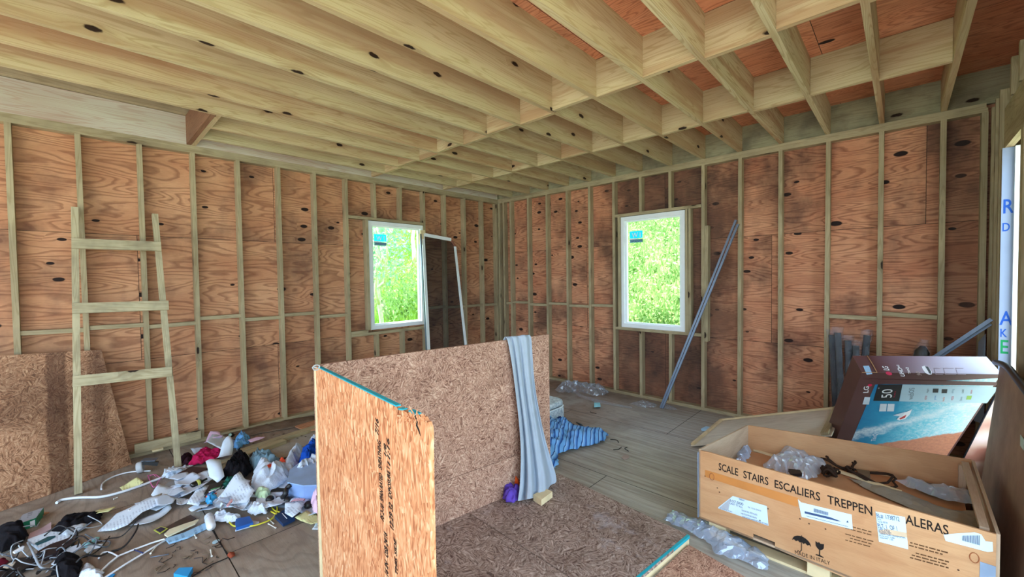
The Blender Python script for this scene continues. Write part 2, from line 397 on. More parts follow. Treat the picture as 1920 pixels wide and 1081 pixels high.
FLOORM = plywood('floor_plywood', srgb(164, 150, 136), srgb(144, 126, 112), srgb(104, 90, 82), sheet=(2.44, 1.22), off=(-1.11 , 1.05), knots=.12, stain=.55, staincol=srgb(98, 80, 66), seam=.006, ringf=16, gs=(.8, 2.4), patch=.5, dirt=.5, ringamt=.4, extra=wornF, rough=.55)
OSBF = osb('osb_bright', (srgb(158, 92, 58), srgb(196, 128, 86), srgb(212, 150, 108), srgb(226, 182, 144)), ang=0.0, aniso=9, spread=.6, darkamt=.35, scale=.3, dark=srgb(140, 78, 46))
OSBI = osb('osb_weathered', (srgb(112, 76, 62), srgb(164, 122, 102), srgb(192, 152, 130), srgb(218, 184, 160)), darkamt=.45, dirt=.2, scale=.62)
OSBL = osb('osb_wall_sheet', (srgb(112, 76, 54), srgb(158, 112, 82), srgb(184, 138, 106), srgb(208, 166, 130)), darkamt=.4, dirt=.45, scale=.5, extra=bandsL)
OSBP = osb('osb_floor', (srgb(96, 74, 66), srgb(144, 120, 108), srgb(172, 150, 138), srgb(202, 182, 170)), darkamt=.5, dirt=.3, white=.6, scale=.45)
WHITEV = plain((236, 240, 242), .35, .5, 'white_vinyl', vary=.03)
TEAL = plain((22, 158, 176), .5, .4, 'teal_edge_paint')
BLACK = plain((18, 17, 20), .45, .5, 'black_plastic')
INK = plain((34, 28, 26), .8, .2, 'black_ink')
METAL = plain((112, 124, 142), .4, .5, 'galvanised_steel', metal=.5)
CREAM = plain((220, 200, 160), .8, .2, 'cut_board_edge')
WHITEP = plain((232, 234, 238), .7, .2, 'white_paper', vary=.04)
BLUEINK = plain((60, 80, 120), .7, .2, 'label_ink')
# ================================================================ ROOM SHELL
S = .4064; ST = .038; SD = .089
ZT = 3.016            # top of studs
ZP = 3.092            # top of double plate = underside of joists
ZJ = 3.382            # top of joists = underside of subfloor
XC = 5.87             # inner face of the right wall
YB = -8.0             # open end of the room behind the camera

def rects_minus(u0, u1, v0, v1, holes):
    us = sorted({u0, u1, *[h[0] for h in holes], *[h[1] for h in holes]}); vs = sorted({v0, v1, *[h[2] for h in holes], *[h[3] for h in holes]})
    us = [u for u in us if u0 <= u <= u1]; vs = [v for v in vs if v0 <= v <= v1]
    for a, b in zip(us, us[1:]):
        for c, d in zip(vs, vs[1:]):
            if not any(h[0] <= (a + b) / 2 <= h[1] and h[2] <= (c + d) / 2 <= h[3] for h in holes): yield a, b, c, d
def sheet_wall(mb, axis, pos, t, u0, u1, v0, v1, holes):
    """vertical sheathing; axis 0 = plane x=pos (u is y), axis 1 = plane y=pos (u is x); t is signed thickness outward"""
    for a, b, c, d in rects_minus(u0, u1, v0, v1, holes):
        P = (lambda u, v: (pos, u, v)) if axis == 0 else (lambda u, v: (u, pos, v))
        n = V((1, 0, 0)) if axis == 0 else V((0, 1, 0))
        pts = [V(P(a, c)), V(P(b, c)), V(P(b, d)), V(P(a, d))]
        uv = [(a, c), (b, c), (b, d), (a, d)]
        area = (pts[1] - pts[0]).cross(pts[2] - pts[0]); inward = -n * (1 if t > 0 else -1)
        q = [p + n * t for p in pts]
        if area.dot(inward) > 0: mb.quadface(pts, uv); mb.quadface(q[::-1], uv[::-1])
        else: mb.quadface(pts[::-1], uv[::-1]); mb.quadface(q, uv)
        for i in range(4):
            j = (i + 1) % 4; mb.quadface([pts[i], pts[j], q[j], q[i]], [uv[i], uv[j], uv[j], uv[i]])

def jit(a=.0025): return random.uniform(-a, a)
def stick(name, p0, p1, wdir, w, t, mat, parent):
    return MB().board(p0, p1, wdir, w, t).build(name, mat, parent)

# ---- floor
m = MB()
m.quadface([(-.12, YB, 0), (6.05, YB, 0), (6.05, .12, 0), (-.12, .12, 0)], [(-.12, YB), (6.05, YB), (6.05, .12), (-.12, .12)])
m.quadface([(-.12, .12, -.02), (6.05, .12, -.02), (6.05, YB, -.02), (-.12, YB, -.02)])
fl = tag(m.build('floor', FLOORM, None), 'stained grey brown plywood subfloor of the room', 'floor', kind='structure')

# ---- left wall (plane x = 0)
WA = (-2.50, -1.605, .975, 2.50)    # window opening y0 y1 z0 z1
m = MB(); sheet_wall(m, 0, -SD, -.012, YB, .1, 0, ZP + .3, [WA])
wl = tag(m.build('wall_left', PLYA, None, (0, -3, 0)), 'left wall of bare studs over knotty reddish plywood sheathing', 'wall', kind='structure')
def studA(y, z0=.038, z1=ZT, name='stud'):
    k = jit(.006)
    return stick(name, (-SD / 2, y + jit(), z0), (-SD / 2, y + k, z1), (1, 0, 0), SD, ST, STUD, wl)
yA = lambda n: -(.3704 + n * S)
for n in range(0, 19):
    if n in (4, 5):
        studA(yA(n), .038, .905, 'cripple_stud'); studA(yA(n), 2.54, ZT, 'cripple_stud')
    else: studA(yA(n))
studA(-.02); studA(-2.525, .98, 2.50, 'jack_stud'); studA(-1.588 - .0, .98, 2.5, 'jack_stud') if False else None
stick('sill_plate', (-SD / 2, yA(6) + .02, .925), (-SD / 2, yA(3) - .02, .925), (1, 0, 0), SD, .038, STUD, wl)
stick('header_plate', (-SD / 2, yA(6) + .02, 2.52), (-SD / 2, yA(3) - .02, 2.52), (1, 0, 0), SD, .038, STUD, wl)
stick('sill_block', (-SD / 2, yA(6) + .02, .962), (-SD / 2, -2.545, .962), (1, 0, 0), SD, .036, STUD, wl)
stick('sole_plate', (-SD / 2, YB, .019), (-SD / 2, 0, .019), (1, 0, 0), SD, .038, STUD, wl)
stick('top_plate', (-SD / 2, YB, ZT + .019), (-SD / 2, 0, ZT + .019), (1, 0, 0), SD, .0375, STUD, wl)
stick('top_plate', (-SD / 2, YB, ZT + .057), (-SD / 2, 0, ZT + .057), (1, 0, 0), SD, .0375, STUD, wl)
nz = {12: 1.275, 11: 1.25, 10: 1.295, 9: 1.24, 8: 1.27, 7: 1.222, 2: 1.21, 1: 1.205, 13: 1.27, 0: 1.20}
for n, z in nz.items():
    stick('nogging', (-.05, yA(n) + .019, z + jit(.01)), (-.05, yA(n - 1) - .019 if n else -.04, z + jit(.01)), (1, 0, 0), .082, .038, STUD, wl)
stick('nogging', (-.05, yA(3) + .019, 1.215), (-.05, yA(2) - .019, 1.222), (1, 0, 0), .082, .038, STUD, wl)
stick('packing_block', (-.04, yA(8) + .1, 1.262), (-.04, yA(7) - .06, 1.262), (1, 0, 0), .05, .02, RIM, wl)
# upper storey strip seen through the stair opening
stick('rim_board', (-.019, YB, (ZP + ZJ) / 2), (-.019, 0, (ZP + ZJ) / 2), (0, 0, 1), ZJ - ZP, .038, RIM, wl)
stick('upper_sole_plate', (-.02, YB, ZJ + .035), (-.02, -4.42, ZJ + .035), (1, 0, 0), .16, .06, STUD, wl)
for k in range(8): stick('upper_stud', (-.06, -4.6 - k * S, ZJ + .065), (-.06, -4.6 - k * S, 4.15), (1, 0, 0), SD, ST, STUD, wl)

# ---- back wall (plane y = 0)
WB = (2.455, 3.345, .955, 2.50)
m = MB(); sheet_wall(m, 1, SD, .012, -.1, 6.02, 0, ZP + .3, [WB])
wb_ = tag(m.build('wall_back', PLYB, None, (3, 0, 0)), 'back wall of bare studs over stained reddish plywood sheathing', 'wall', kind='structure')
xB = lambda i: -.0885 + i * S
def studB(x, z0=.038, z1=ZT, name='stud'):
    return stick(name, (x + jit(), SD / 2, z0), (x + jit(.006), SD / 2, z1), (0, 1, 0), SD, ST, STUD, wb_)
for i in range(1, 15):
    if i in (7, 8):
        studB(xB(i), .038, .915, 'cripple_stud'); studB(xB(i), 2.55, ZT, 'cripple_stud')
    else: studB(xB(i))
studB(.022); studB(.145); studB(5.845)
studB(2.432, .955, 2.51, 'jack_stud'); studB(3.372, .955, 2.51, 'jack_stud'); studB(3.41, .955, 2.51, 'jack_stud')
studB(3.609, .86, 2.28, 'scab_board')
stick('sill_plate', (xB(6) + .02, SD / 2, .935), (xB(9) - .02, SD / 2, .935), (0, 1, 0), SD, .038, STUD, wb_)
stick('header_plate', (xB(6) + .02, SD / 2, 2.53), (xB(9) - .02, SD / 2, 2.53), (0, 1, 0), SD, .038, STUD, wb_)
stick('sole_plate', (0, SD / 2, .019), (XC, SD / 2, .019), (0, 1, 0), SD, .038, STUD, wb_)
stick('top_plate', (-.05, SD / 2, ZT + .019), (XC - .01, SD / 2, ZT + .019), (0, 1, 0), SD, .0375, STUD, wb_)
stick('top_plate', (-.05, SD / 2, ZT + .057), (XC - .02, SD / 2, ZT + .057), (0, 1, 0), SD, .0375, STUD, wb_)
for i, z in [(1, 1.215), (2, 1.24), (3, 1.215), (4, 1.245), (5, 1.225), (6, 1.245)]:
    stick('nogging', ((xB(i - 1) if i > 1 else .16) + .019, .05, z), (xB(i) - .019, .05, z + jit(.006)), (0, 1, 0), .082, .038, STUD, wb_)
stick('nogging', (xB(12) + .019, .05, 1.24), (xB(13) - .019, .05, 1.235), (0, 1, 0), .082, .038, STUD, wb_)
stick('nogging', (xB(13) + .019, .05, 1.285), (xB(14) - .019, .05, 1.27), (0, 1, 0), .082, .038, STUD, wb_)
stick('rim_board', (-.1, .06, (ZP + ZJ) / 2), (6.02, .06, (ZP + ZJ) / 2), (0, 0, 1), ZJ - ZP, .038, RIMB, wb_)

# ---- right wall (plane x = XC), with a door opening near the corner
WCy = (-1.28, -.65)
m = MB(); sheet_wall(m, 0, XC + .14, .012, YB, .1, 0, ZP + .3, [(WCy[0], WCy[1], 0, 2.57), (-7.5, -2.85, 0, 2.75)])
wr = tag(m.build('wall_right', PLYB, None, (6, -3, 0)), 'right wall of studs with an opening lined in house wrap', 'wall', kind='structure')
def studC(y, z0=.038, z1=ZT, name='stud', w=.14, t=ST, x0=XC):
    return stick(name, (x0 + w / 2, y, z0), (x0 + w / 2, y + jit(), z1), (1, 0, 0), w, t, STUD, wr)
for y in (-.085, -.29, -.48): studC(y, z1=ZT + .04 * abs(y))
for y in (-.595, -.633, -1.30, -1.338): studC(y, .038, 2.57, 'jack_stud')
for y in (-.91, -1.185): studC(y, 2.87, 3.12, 'cripple_stud')
for y in (-1.72, -2.13, -2.54, -2.83, -7.53): studC(y)
stick('header_board', (XC + .07, -2.8, 2.88), (XC + .07, -7.55, 2.88), (0, 0, 1), .25, .12, STUD, wr)
portal((XC + .17, -5.17, 1.37), (R_(90), 0, R_(90)), 4.6, 2.7)
stick('header_board', (XC + .03, -.61, 2.715), (XC + .03, -1.36, 2.715), (0, 0, 1), .29, .04, STUD, wr)
stick('header_board', (XC + .11, -.61, 2.715), (XC + .11, -1.36, 2.715), (0, 0, 1), .29, .04, STUD, wr)
stick('top_plate', (XC + .115, YB, ZT + .04), (XC + .115, 0, ZT + .04), (1, 0, 0), .05, .076, STUD, wr)
stick('sole_plate', (XC + .07, -2.85, .019), (XC + .07, WCy[0], .019), (1, 0, 0), .14, .038, STUD, wr)
stick('sole_plate', (XC + .07, WCy[1], .019), (XC + .07, 0, .019), (1, 0, 0), .14, .038, STUD, wr)
WRAP = plain((150, 166, 196), .45, .4, 'house_wrap', vary=.04)
hw = MB().box(XC - .002, XC + .055, WCy[1] - .004, WCy[1] - .001, .0, 2.57).build('house_wrap', WRAP, wr)
MB().box(XC + .055, XC + .145, WCy[1] - .035, WCy[1] - .001, .0, 2.57).build('white_jamb', WHITEV, wr)
BLU = plain((40, 92, 190), .6, .2, 'blue_print'); GRN = plain((30, 150, 90), .6, .2, 'green_print')
for z, s_, mt in ((2.10, 'R', BLU), (1.97, 'D', BLU), (1.29, 'A', BLU), (1.2, 'K', BLU), (1.08, 'E', GRN)):
    text(s_, .10 if s_ in 'REA' else .06, (XC + .002, WCy[1] - .004, z), (1, 0, 0), (0, 0, 1), mt, wr, 'wrap_lettering', bold=.02, sx=.62)

# ---- rear wall: wide open side of the building, behind the camera
m = MB(); sheet_wall(m, 1, YB, -.012, -.1, 6.02, 0, ZP + .3, [(.25, 5.75, 0, 2.85)])
wre = tag(m.build('wall_rear', PLYB, None, (3, -8, 0)), 'rear wall with a wide open bay, behind the camera', 'wall', kind='structure')
portal((3, YB - .02, 1.42), (R_(90), 0, 0), 5.5, 2.85)

# ---- ceiling: subfloor sheets on joists
m = MB()
OPN = (-.02, 1.13, YB, -4.44)
for a, b, c, d in rects_minus(-.1, 6.02, YB, .1, [OPN]):
    m.quadface([(a, c, ZJ), (a, d, ZJ), (b, d, ZJ), (b, c, ZJ)], [(a, c), (a, d), (b, d), (b, c)])
    m.quadface([(a, c, ZJ + .02), (b, c, ZJ + .02), (b, d, ZJ + .02), (a, d, ZJ + .02)])
ce = tag(m.build('ceiling', PLYC, None, (3, -3, ZJ)), 'orange plywood deck resting on pale joists overhead', 'ceiling', kind='structure')
zc = (ZP + ZJ) / 2; JH = ZJ - ZP
for i in range(1, 15):
    y0 = YB + .01 if i >= 3 else -4.44
    stick('joist', (xB(i) + jit(), y0, zc), (xB(i) + jit(), .04, zc), (0, 0, 1), JH - .001, ST, JOIST, ce)
for i in range(0, 14):
    xa = (xB(i) if i else -.0) + .0195; xb = xB(i + 1) - .0195
    for y, k in ((-2.44, 1), (-1.22, 2)):
        yy = y + (.022 if (i % 2) else -.02)
        if i == 0: yy = y
        stick('blocking', (xa, yy, zc), (xb, yy + jit(.004), zc), (0, 0, 1), JH - .002, ST, JOIST, ce)
DKW = lumber('dark_trimmer_board', srgb(150, 112, 84), srgb(120, 84, 62), srgb(90, 60, 46), .6)  # darker brown lumber for the near header board
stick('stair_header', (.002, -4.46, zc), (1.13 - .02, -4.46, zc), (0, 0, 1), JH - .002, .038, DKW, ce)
stick('stair_header', (.002, -4.421, zc), (1.13 - .02, -4.421, zc), (0, 0, 1), JH - .002, .036, JOIST, ce)

# ---- upper walls glimpsed through the stair opening; low unseen roof added against daylight
m = MB()
sheet_wall(m, 0, -.105, -.012, YB, .1, ZJ, 4.2, [])
sheet_wall(m, 0, 6.02, .012, YB, .1, ZJ, 4.2, [])
sheet_wall(m, 1, YB, -.012, -.1, 6.02, ZJ, 4.2, []); sheet_wall(m, 1, .1, .012, -.1, 6.02, ZJ, 4.2, [])
m.quadface([(-.1, YB, 4.2), (-.1, .1, 4.2), (6.02, .1, 4.2), (6.02, YB, 4.2)], [(0, 0), (0, 8), (6, 8), (6, 0)])
tag(m.build('wall_upper', PLYC, None, (3, -3, ZJ)), 'upper storey shell glimpsed through the stair opening, with an added unseen roof', 'wall', kind='structure')

# ---------------------------------------------------------------- windows
def glassmat():
    t = NT('window_glass'); t.t.nodes.remove(t.b)
    tr = t.n('BsdfTransparent', Color=(.94, .985, 1.0, 1)); gl = t.n('BsdfGlossy', Roughness=.02)
    mx = t.t.nodes.new('ShaderNodeMixShader'); fr = t.n('LayerWeight', Blend=.12)
    t.put(mx.inputs[0], t.math('MULTIPLY', fr.outputs['Fresnel'], .6)); t.put(mx.inputs[1], tr); t.put(mx.inputs[2], gl); t.put(t.out.inputs[0], mx); return t.m
GLASS = glassmat()
_s = NT('sticker_blue'); _s.fin(srgb(0, 150, 220), .5); _tl = _s.n('BsdfTranslucent', Color=(*srgb(40, 190, 255), 1)); _m = _s.t.nodes.new('ShaderNodeMixShader'); _s.put(_m.inputs[0], .6); _s.put(_m.inputs[1], _s.b); _s.put(_m.inputs[2], _tl); _s.put(_s.out.inputs[0], _m); STK = _s.m
STK2 = plain((120, 170, 190), .6, .3, 'sticker_grey')
def window(name, axis, u0, u1, z0, z1, label):
    """white vinyl frame in the wall plane; axis 0: wall x=0 (u=y); axis 1: wall y=0 (u=x); inward is +x or -y"""
    P = (lambda u, d, z: V((-d, u, z))) if axis == 0 else (lambda u, d, z: V((u, d, z)))
    w0 = thing(name, label, 'window', P((u0 + u1) / 2, .06, z0), kind='structure')
    def bar(nm, ua, ub, za, zb, d0, d1, mt=WHITEV):
        a = P(ua, d0, za); b = P(ub, d1, zb)
        MB().box(min(a.x, b.x), max(a.x, b.x), min(a.y, b.y), max(a.y, b.y), za, zb).build(nm, mt, w0)
    for (f, da, db, nm) in ((.045, .02, .10, 'frame'), ):
        sash = None; bar(nm + '_side', u0, u0 + f, z0, z1, da, db); bar(nm + '_side', u1 - f, u1, z0, z1, da, db)
        bar(nm + '_rail', u0 + f, u1 - f, z0, z0 + f + .01, da, db); bar(nm + '_rail', u0 + f, u1 - f, z1 - f - .01, z1, da, db)
    f = .045; g = .03
    bar('sash_side', u0 + f, u0 + f + g, z0 + f, z1 - f, .045, .085); bar('sash_side', u1 - f - g, u1 - f, z0 + f, z1 - f, .045, .085)
    bar('sash_rail', u0 + f + g, u1 - f - g, z0 + f, z0 + f + g, .045, .085); bar('sash_rail', u0 + f + g, u1 - f - g, z1 - f - g, z1 - f, .045, .085)
    gm = MB(); a, b = u0 + f + g, u1 - f - g; c, d = z0 + f + g, z1 - f - g
    gm.quadface([P(a, .068, c), P(b, .068, c), P(b, .068, d), P(a, .068, d)] if axis == 1 else [P(b, .068, c), P(a, .068, c), P(a, .068, d), P(b, .068, d)][::-1]); pane = gm.build('glass', GLASS, w0)
    # maker's sticker in the upper corner
    left = a if axis == 0 else a; s = 1
    x0 = a + .035 if axis == 1 else a + .03; wd = .19; zt = d - (.13 if axis == 1 else .10)
    def patch(nm, ua, ub, za, zb, mt):
        q = [P(ua, .066, za), P(ub, .066, za), P(ub, .066, zb), P(ua, .066, zb)]
        MB().quadface(q).build(nm, mt, pane)
    patch('sticker', x0, x0 + wd, zt - .10, zt, STK); patch('sticker', x0, x0 + wd, zt - .16, zt - .115, STK2)
    patch('sticker_stripe', x0 - .004, x0 + wd * .6, zt - .115, zt - .102, WHITEP)
    xd = (0, 1, 0) if axis == 0 else (1, 0, 0)
    text('W I', .062, P(x0 + .035, .0645, zt - .085), xd, (0, 0, 1), WHITEP, pane, 'sticker_lettering', bold=.02, sx=.95)
    text('WINDOWS', .026, P(x0 + .012, .0645, zt - .15), xd, (0, 0, 1), plain((60, 80, 110), .7), pane, 'sticker_lettering', bold=.01)
    return w0
window('window_1', 0, WA[0], WA[1], WA[2], WA[3] - .005, 'white framed window in the left wall beside the leaning screen')
window('window_2', 1, WB[0], WB[1], WB[2], WB[3] + .005, 'white framed window in the back wall looking onto a green slope')
# ================================================================ OBJECT HELPERS
from mathutils.geometry import delaunay_2d_cdt
def poly_mesh(pts2, step, jitter=.3, uvs=1.0):
    """triangulated filling of a 2-D outline; returns points, tris, distance to the outline"""
    b = []
    N = len(pts2)
    for i in range(N):
        p = V((pts2[i][0], pts2[i][1])); q = V((pts2[(i + 1) % N][0], pts2[(i + 1) % N][1])); k = max(1, int((q - p).length / step))
        for j in range(k): b.append(p + (q - p) * j / k)
    def inside(p):
        c = False
        for i in range(N):
            x1, y1 = pts2[i]; x2, y2 = pts2[(i + 1) % N]
            if (y1 > p.y) != (y2 > p.y) and p.x < (x2 - x1) * (p.y - y1) / (y2 - y1) + x1: c = not c
        return c
    def dist(p):
        d = 9
        for i in range(N):
            a = V((pts2[i][0], pts2[i][1])); q = V((pts2[(i + 1) % N][0], pts2[(i + 1) % N][1])); e = q - a
            t = max(0, min(1, (p - a).dot(e) / max(e.dot(e), 1e-12))); d = min(d, (p - a - e * t).length)
        return d
    x0 = min(p[0] for p in pts2); x1 = max(p[0] for p in pts2); y0 = min(p[1] for p in pts2); y1 = max(p[1] for p in pts2)
    ins = []; y = y0 + step / 2; r = 0
    while y < y1:
        x = x0 + (step / 2 if r % 2 else step * .25)
        while x < x1:
            p = V((x + random.uniform(-1, 1) * jitter * step, y + random.uniform(-1, 1) * jitter * step))
            if inside(p) and dist(p) > step * .45: ins.append(p)
            x += step
        y += step * .87; r += 1
    n = len(b)
    res = delaunay_2d_cdt(b + ins, [(i, (i + 1) % n) for i in range(n)], [], 1, 1e-6)
    vs = res[0]; fs = res[2]
    return vs, fs, [dist(v) for v in vs]

def soft(name, label, cat, outline, mat, h=.04, z=.004, step=None, seed=0, fold=1.0, ang=0.0, group=None, parent=None, thick=.0015, freq=9.0, edge=None, crease=0.0):
    """crumpled cloth or paper lying in a heap over its outline (world xy points)"""
    pts = [(p[0], p[1]) for p in outline]
    sz = max(max(p[0] for p in pts) - min(p[0] for p in pts), max(p[1] for p in pts) - min(p[1] for p in pts))
    step = step or max(.006, sz / (44 if h > .03 else 26)); edge = edge or max(.02, sz * .16)
    vs, fs, ds = poly_mesh(pts, step)
    ca, sa = math.cos(ang), math.sin(ang); me = bpy.data.meshes.new(name); co = []
    for v, d in zip(vs, ds):
        jx = mnoise.noise(V((v.x * 31, v.y * 31, seed))) * min(.02, h * .3); jy = mnoise.noise(V((v.x * 29, v.y * 33, seed + 50))) * min(.02, h * .3)
        wx = v.x + .03 * mnoise.noise(V((v.x * 9, v.y * 9, seed + 3))); wy = v.y + .03 * mnoise.noise(V((v.x * 9, v.y * 9, seed + 7)))
        u = (wx * ca + wy * sa) * freq; w_ = (-wx * sa + wy * ca) * freq * .4
        r = 1 - abs(mnoise.noise(V((u, w_, seed * 3.7)))) * 2.6; r2 = 1 - abs(mnoise.noise(V((u * 1.9, w_ * 3.4, seed + 9)))) * 2.6
        r3 = mnoise.noise(V((u * 5.5, w_ * 9, seed + 19)))
        e = min(1, d / edge); e = e * (2 - e)
        hh = h * e * (.42 + fold * (.34 * r + .2 * r2) + .10 * r3) + h * .12 * (r2 + 1) * min(1, fold)
        co.append((v.x + jx, v.y + jy, z + max(0.0, hh) + crease * r2))
    me.from_pydata(co, [], [tuple(f) for f in fs]); me.update()
    ul = me.uv_layers.new(name='UVMap')
    for l in me.loops: c = co[l.vertex_index]; ul.data[l.index].uv = (c[0] * ca + c[1] * sa, -c[0] * sa + c[1] * ca)
    for p in me.polygons: p.use_smooth = h > .006
    if me.polygons and sum(p.normal.z for p in me.polygons) < 0: me.flip_normals()
    o = _link(name, me, mat, parent)
    if thick: solid(o, thick, 1)
    if parent is None: tag(o, label, cat, group)
    return o
def F(pxs, z=0.0): return [FL(x, y, z) for x, y in pxs]
def softpx(name, label, cat, pxs, mat, h=.04, z=.004, **k): return soft(name, label, cat, F(pxs, z), mat, h, z, **k)
def paper(name, label, cat, pxs, mat, z=.01, seed=0, h=.006, **k):
    return leaf_sheet(name, label, cat, F(pxs, z), mat, z, seed, bend=max(.008, h), group=k.get('group'))
def leaf_sheet(name, label, cat, outline, mat, z, seed, bend=.012, group=None):
    """a thin flat sheet, slightly tilted and bent once or twice, sharp outline"""
    rnd = random.Random(seed * 7 + 1); pts = [(p[0], p[1]) for p in outline]
    sz = max(max(p[0] for p in pts) - min(p[0] for p in pts), max(p[1] for p in pts) - min(p[1] for p in pts))
    vs, fs, ds = poly_mesh(pts, sz / 9, .1); a = rnd.uniform(0, 6.28); kx, ky = math.cos(a), math.sin(a); cx = sum(p[0] for p in pts) / len(pts); cy = sum(p[1] for p in pts) / len(pts)
    tl = rnd.uniform(.03, .16); ph = rnd.uniform(0, 6); zz = []
    for v in vs:
        u = (v.x - cx) * kx + (v.y - cy) * ky
        zz.append(u * tl + bend * (math.sin(u / sz * 5 + ph) + .6 * abs(u / sz * 3)) + bend * .35 * mnoise.noise(V((v.x * 12, v.y * 12, seed))))
    m0 = min(zz); co = [(v.x, v.y, z + q - m0) for v, q in zip(vs, zz)]
    me = bpy.data.meshes.new(name); me.from_pydata(co, [], [tuple(f) for f in fs]); me.update()
    ul = me.uv_layers.new(name='UVMap')
    for l in me.loops: ul.data[l.index].uv = co[l.vertex_index][:2]
    for p in me.polygons: p.use_smooth = True
    if sum(p.normal.z for p in me.polygons) < 0: me.flip_normals()
    o = _link(name, me, mat, None); solid(o, .0008, 1); return tag(o, label, cat, group)
def tubeo(name, pts, r, mat, parent=None, n=8, closed=False, sp=6):
    return MB().tube(spline(pts, sp, closed) if sp else pts, r, n, closed=closed).build(name, mat, parent)

def text_fit(body, p0, p1, h, up, mat, parent, name='lettering', bold=0.0, lift=.0008, skew=0.0):
    """lettering that runs exactly from p0 to p1 (baseline)"""
    p0 = V(p0); p1 = V(p1); xd = (p1 - p0); L = xd.length; xd.normalize(); up = V(up); up = (up - xd * up.dot(xd)).normalized()
    o = text(body, h, p0, xd, up, mat, parent, name, bold, lift=lift, skew=skew)
    org = ORG[o.name]; xs = [(v.co + org - p0).dot(xd) for v in o.data.vertices]
    a, b = min(xs), max(xs); k = L / (b - a)
    for v in o.data.vertices:
        q = (v.co + org - p0).dot(xd); v.co += xd * ((q - a) * k - q)
    return o
def decal(name, quad, n, mat, parent, lift=.0008, t=.0006):
    n = V(n).normalized(); return MB().prism([V(p) + n * lift for p in quad], n, t).build(name, mat, parent)

# ================================================================ OSB STAIR BOX IN THE MIDDLE
PD = (V((3.285, -2.69, 0)) - V((3.03, -4.42, 0))); PLEN = PD.length; PD.normalize(); PN = V((PD.y, -PD.x, 0))   # along the long sheet; normal into the platform
P0 = V((3.03, -4.42, 0))
plat = thing('osb_platform', 'low platform of two weathered OSB sheets with a teal painted edge', 'platform', (3.7, -3.5, 0))
def pz(p, z): return V((p[0], p[1], z))
c1, c2, c3, c4 = (3.292, -2.60), (4.398, -2.705), (4.185, -4.48), (3.06, -4.38)
sa = (3.165, -3.47); sb = (4.31, -3.51)
def deck(pts): return MB().prism([pz(p, .040) for p in pts], (0, 0, 1), .016, u=(1, 0, 0), uo=(random.random() * 9, random.random() * 9)).build('deck_sheet', OSBP, plat)
deck([c1, c2, (sb[0], sb[1] + .003), (sa[0], sa[1] + .003)]); deck([(sa[0], sa[1] - .003), (sb[0], sb[1] - .003), c3, c4])
def off(p, q, d): e = (V(q) - V(p)).normalized(); return V((-e[1], e[0])) * d
MB().board(pz((c2[0] - .02, c2[1]), .019), pz((c3[0] - .02, c3[1]), .019), (1, 0, 0), .038, .038).build('frame_board', CREAM, plat)
MB().board(pz((c1[0], c1[1] - .02), .019), pz((c2[0] - .04, c2[1] - .02), .019), (0, 1, 0), .038, .038).build('frame_board', CREAM, plat)
MB().board(pz((c4[0] + .03, c4[1]), .019), pz((c1[0] + .03, c1[1] - .05), .019), (1, 0, 0), .038, .038).build('frame_board', CREAM, plat)
MB().board(pz((c2[0] - .006, c2[1] + .001), .048), pz((c3[0] - .006, c3[1]), .048), (1, 0, 0), .016, .0185).build('painted_edge', TEAL, plat)

lp = thing('osb_side_wall', 'long weathered brown OSB guard wall with a grey cloth over its far end', 'partition', P0 + PD * PLEN / 2)
def strip(z0, z1, tilt, uo, nm='osb_sheet'):
    a = P0 + PD * .0; b = P0 + PD * PLEN
    pts = [pz(a, z0), pz(b, z0), pz(b, z1), pz(a, z1)]
    pts = [p + PN * (tilt if i < 2 else 0) for i, p in enumerate(pts)]
    return MB().prism(pts, -PN, .018, u=PD, uo=uo).build(nm, OSBI, lp)
strip(.336, 1.222, .0, (0, 0)); strip(.142, .333, .004, (3, 2)); strip(.002, .139, .012, (6, 5))
MB().board(P0 + PD * .02 + PN * .02 + V((0, 0, .05)), P0 + PD * .02 + PN * .02 + V((0, 0, 1.205)), PD, .04, .038).build('corner_post', CREAM, lp)

# bright front sheet; its outline has a broken corner
FD = V((1.22, -.11, 0)).normalized(); FN = V((FD.y, -FD.x, 0))          # FN points at the camera side
fp = lambda x, y: PL(P0 - PD * .02, FN, x, y)
out = [(592, 687), (640, 710), (700, 740), (743, 762), (746, 768), (756, 769), (764, 774), (768, 771), (779, 777), (786, 781), (793, 783), (796, 790), (800, 792), (803, 801), (804, 812), (805, 900)]
pts = [fp(*p) for p in out]; e = pts[-1]; s0 = pts[0]
pts += [V((e.x + .005, e.y, .0)), V((s0.x + .02, s0.y, .0)), V((s0.x + .01, s0.y, .6))]
fw = thing('osb_front_sheet', 'bright orange OSB sheet standing upright in front, black stamp, broken corner', 'board', (P0 + FD * .6))
fwt = fw; fw = MB().prism(pts[::-1], -FN, .018, u=(0, 0, 1)).build('osb_sheet', OSBF, fw)
te = MB()
for a, b in (((596, 688), (743, 761)), ((746, 766), (755, 768)), ((766, 770), (781, 777))):
    A = fp(*a); B = fp(*b); te.board(A - FN * .009, B - FN * .009, FN, .0185, .005)
te.build('painted_edge', TEAL, fw)
cr = MB(); cr.tube([fp(779, 779) + FN * .001, fp(783, 788) + FN * .001, fp(782, 797) + FN * .001, fp(786, 806) + FN * .001, fp(789, 817) + FN * .001], [.0035, .003, .0035, .003, .0008], 5); cr.build('crack', INK, fw)
for k in range(46):      # splintered strands at the break
    q = fp(random.uniform(748, 800), random.uniform(776, 792)); d = V((random.gauss(0, .012), 0, random.gauss(0, .016)))
    if k == 0: sp = MB()
    sp.board(q + FN * random.uniform(0, .004), q + d + FN * random.uniform(0, .01), (0, 1, 0), .0015, .004)
sp.build('splinters', OSBF, fw)
MB().tube(spline([fp(586, 690) + V((0, 0, .003)), fp(592, 684), fp(599, 685), fp(597, 692), fp(589, 693), fp(587, 687), fp(594, 689)], 5), .0035, 6).build('torn_tape', plain((170, 176, 176), .6), fw)
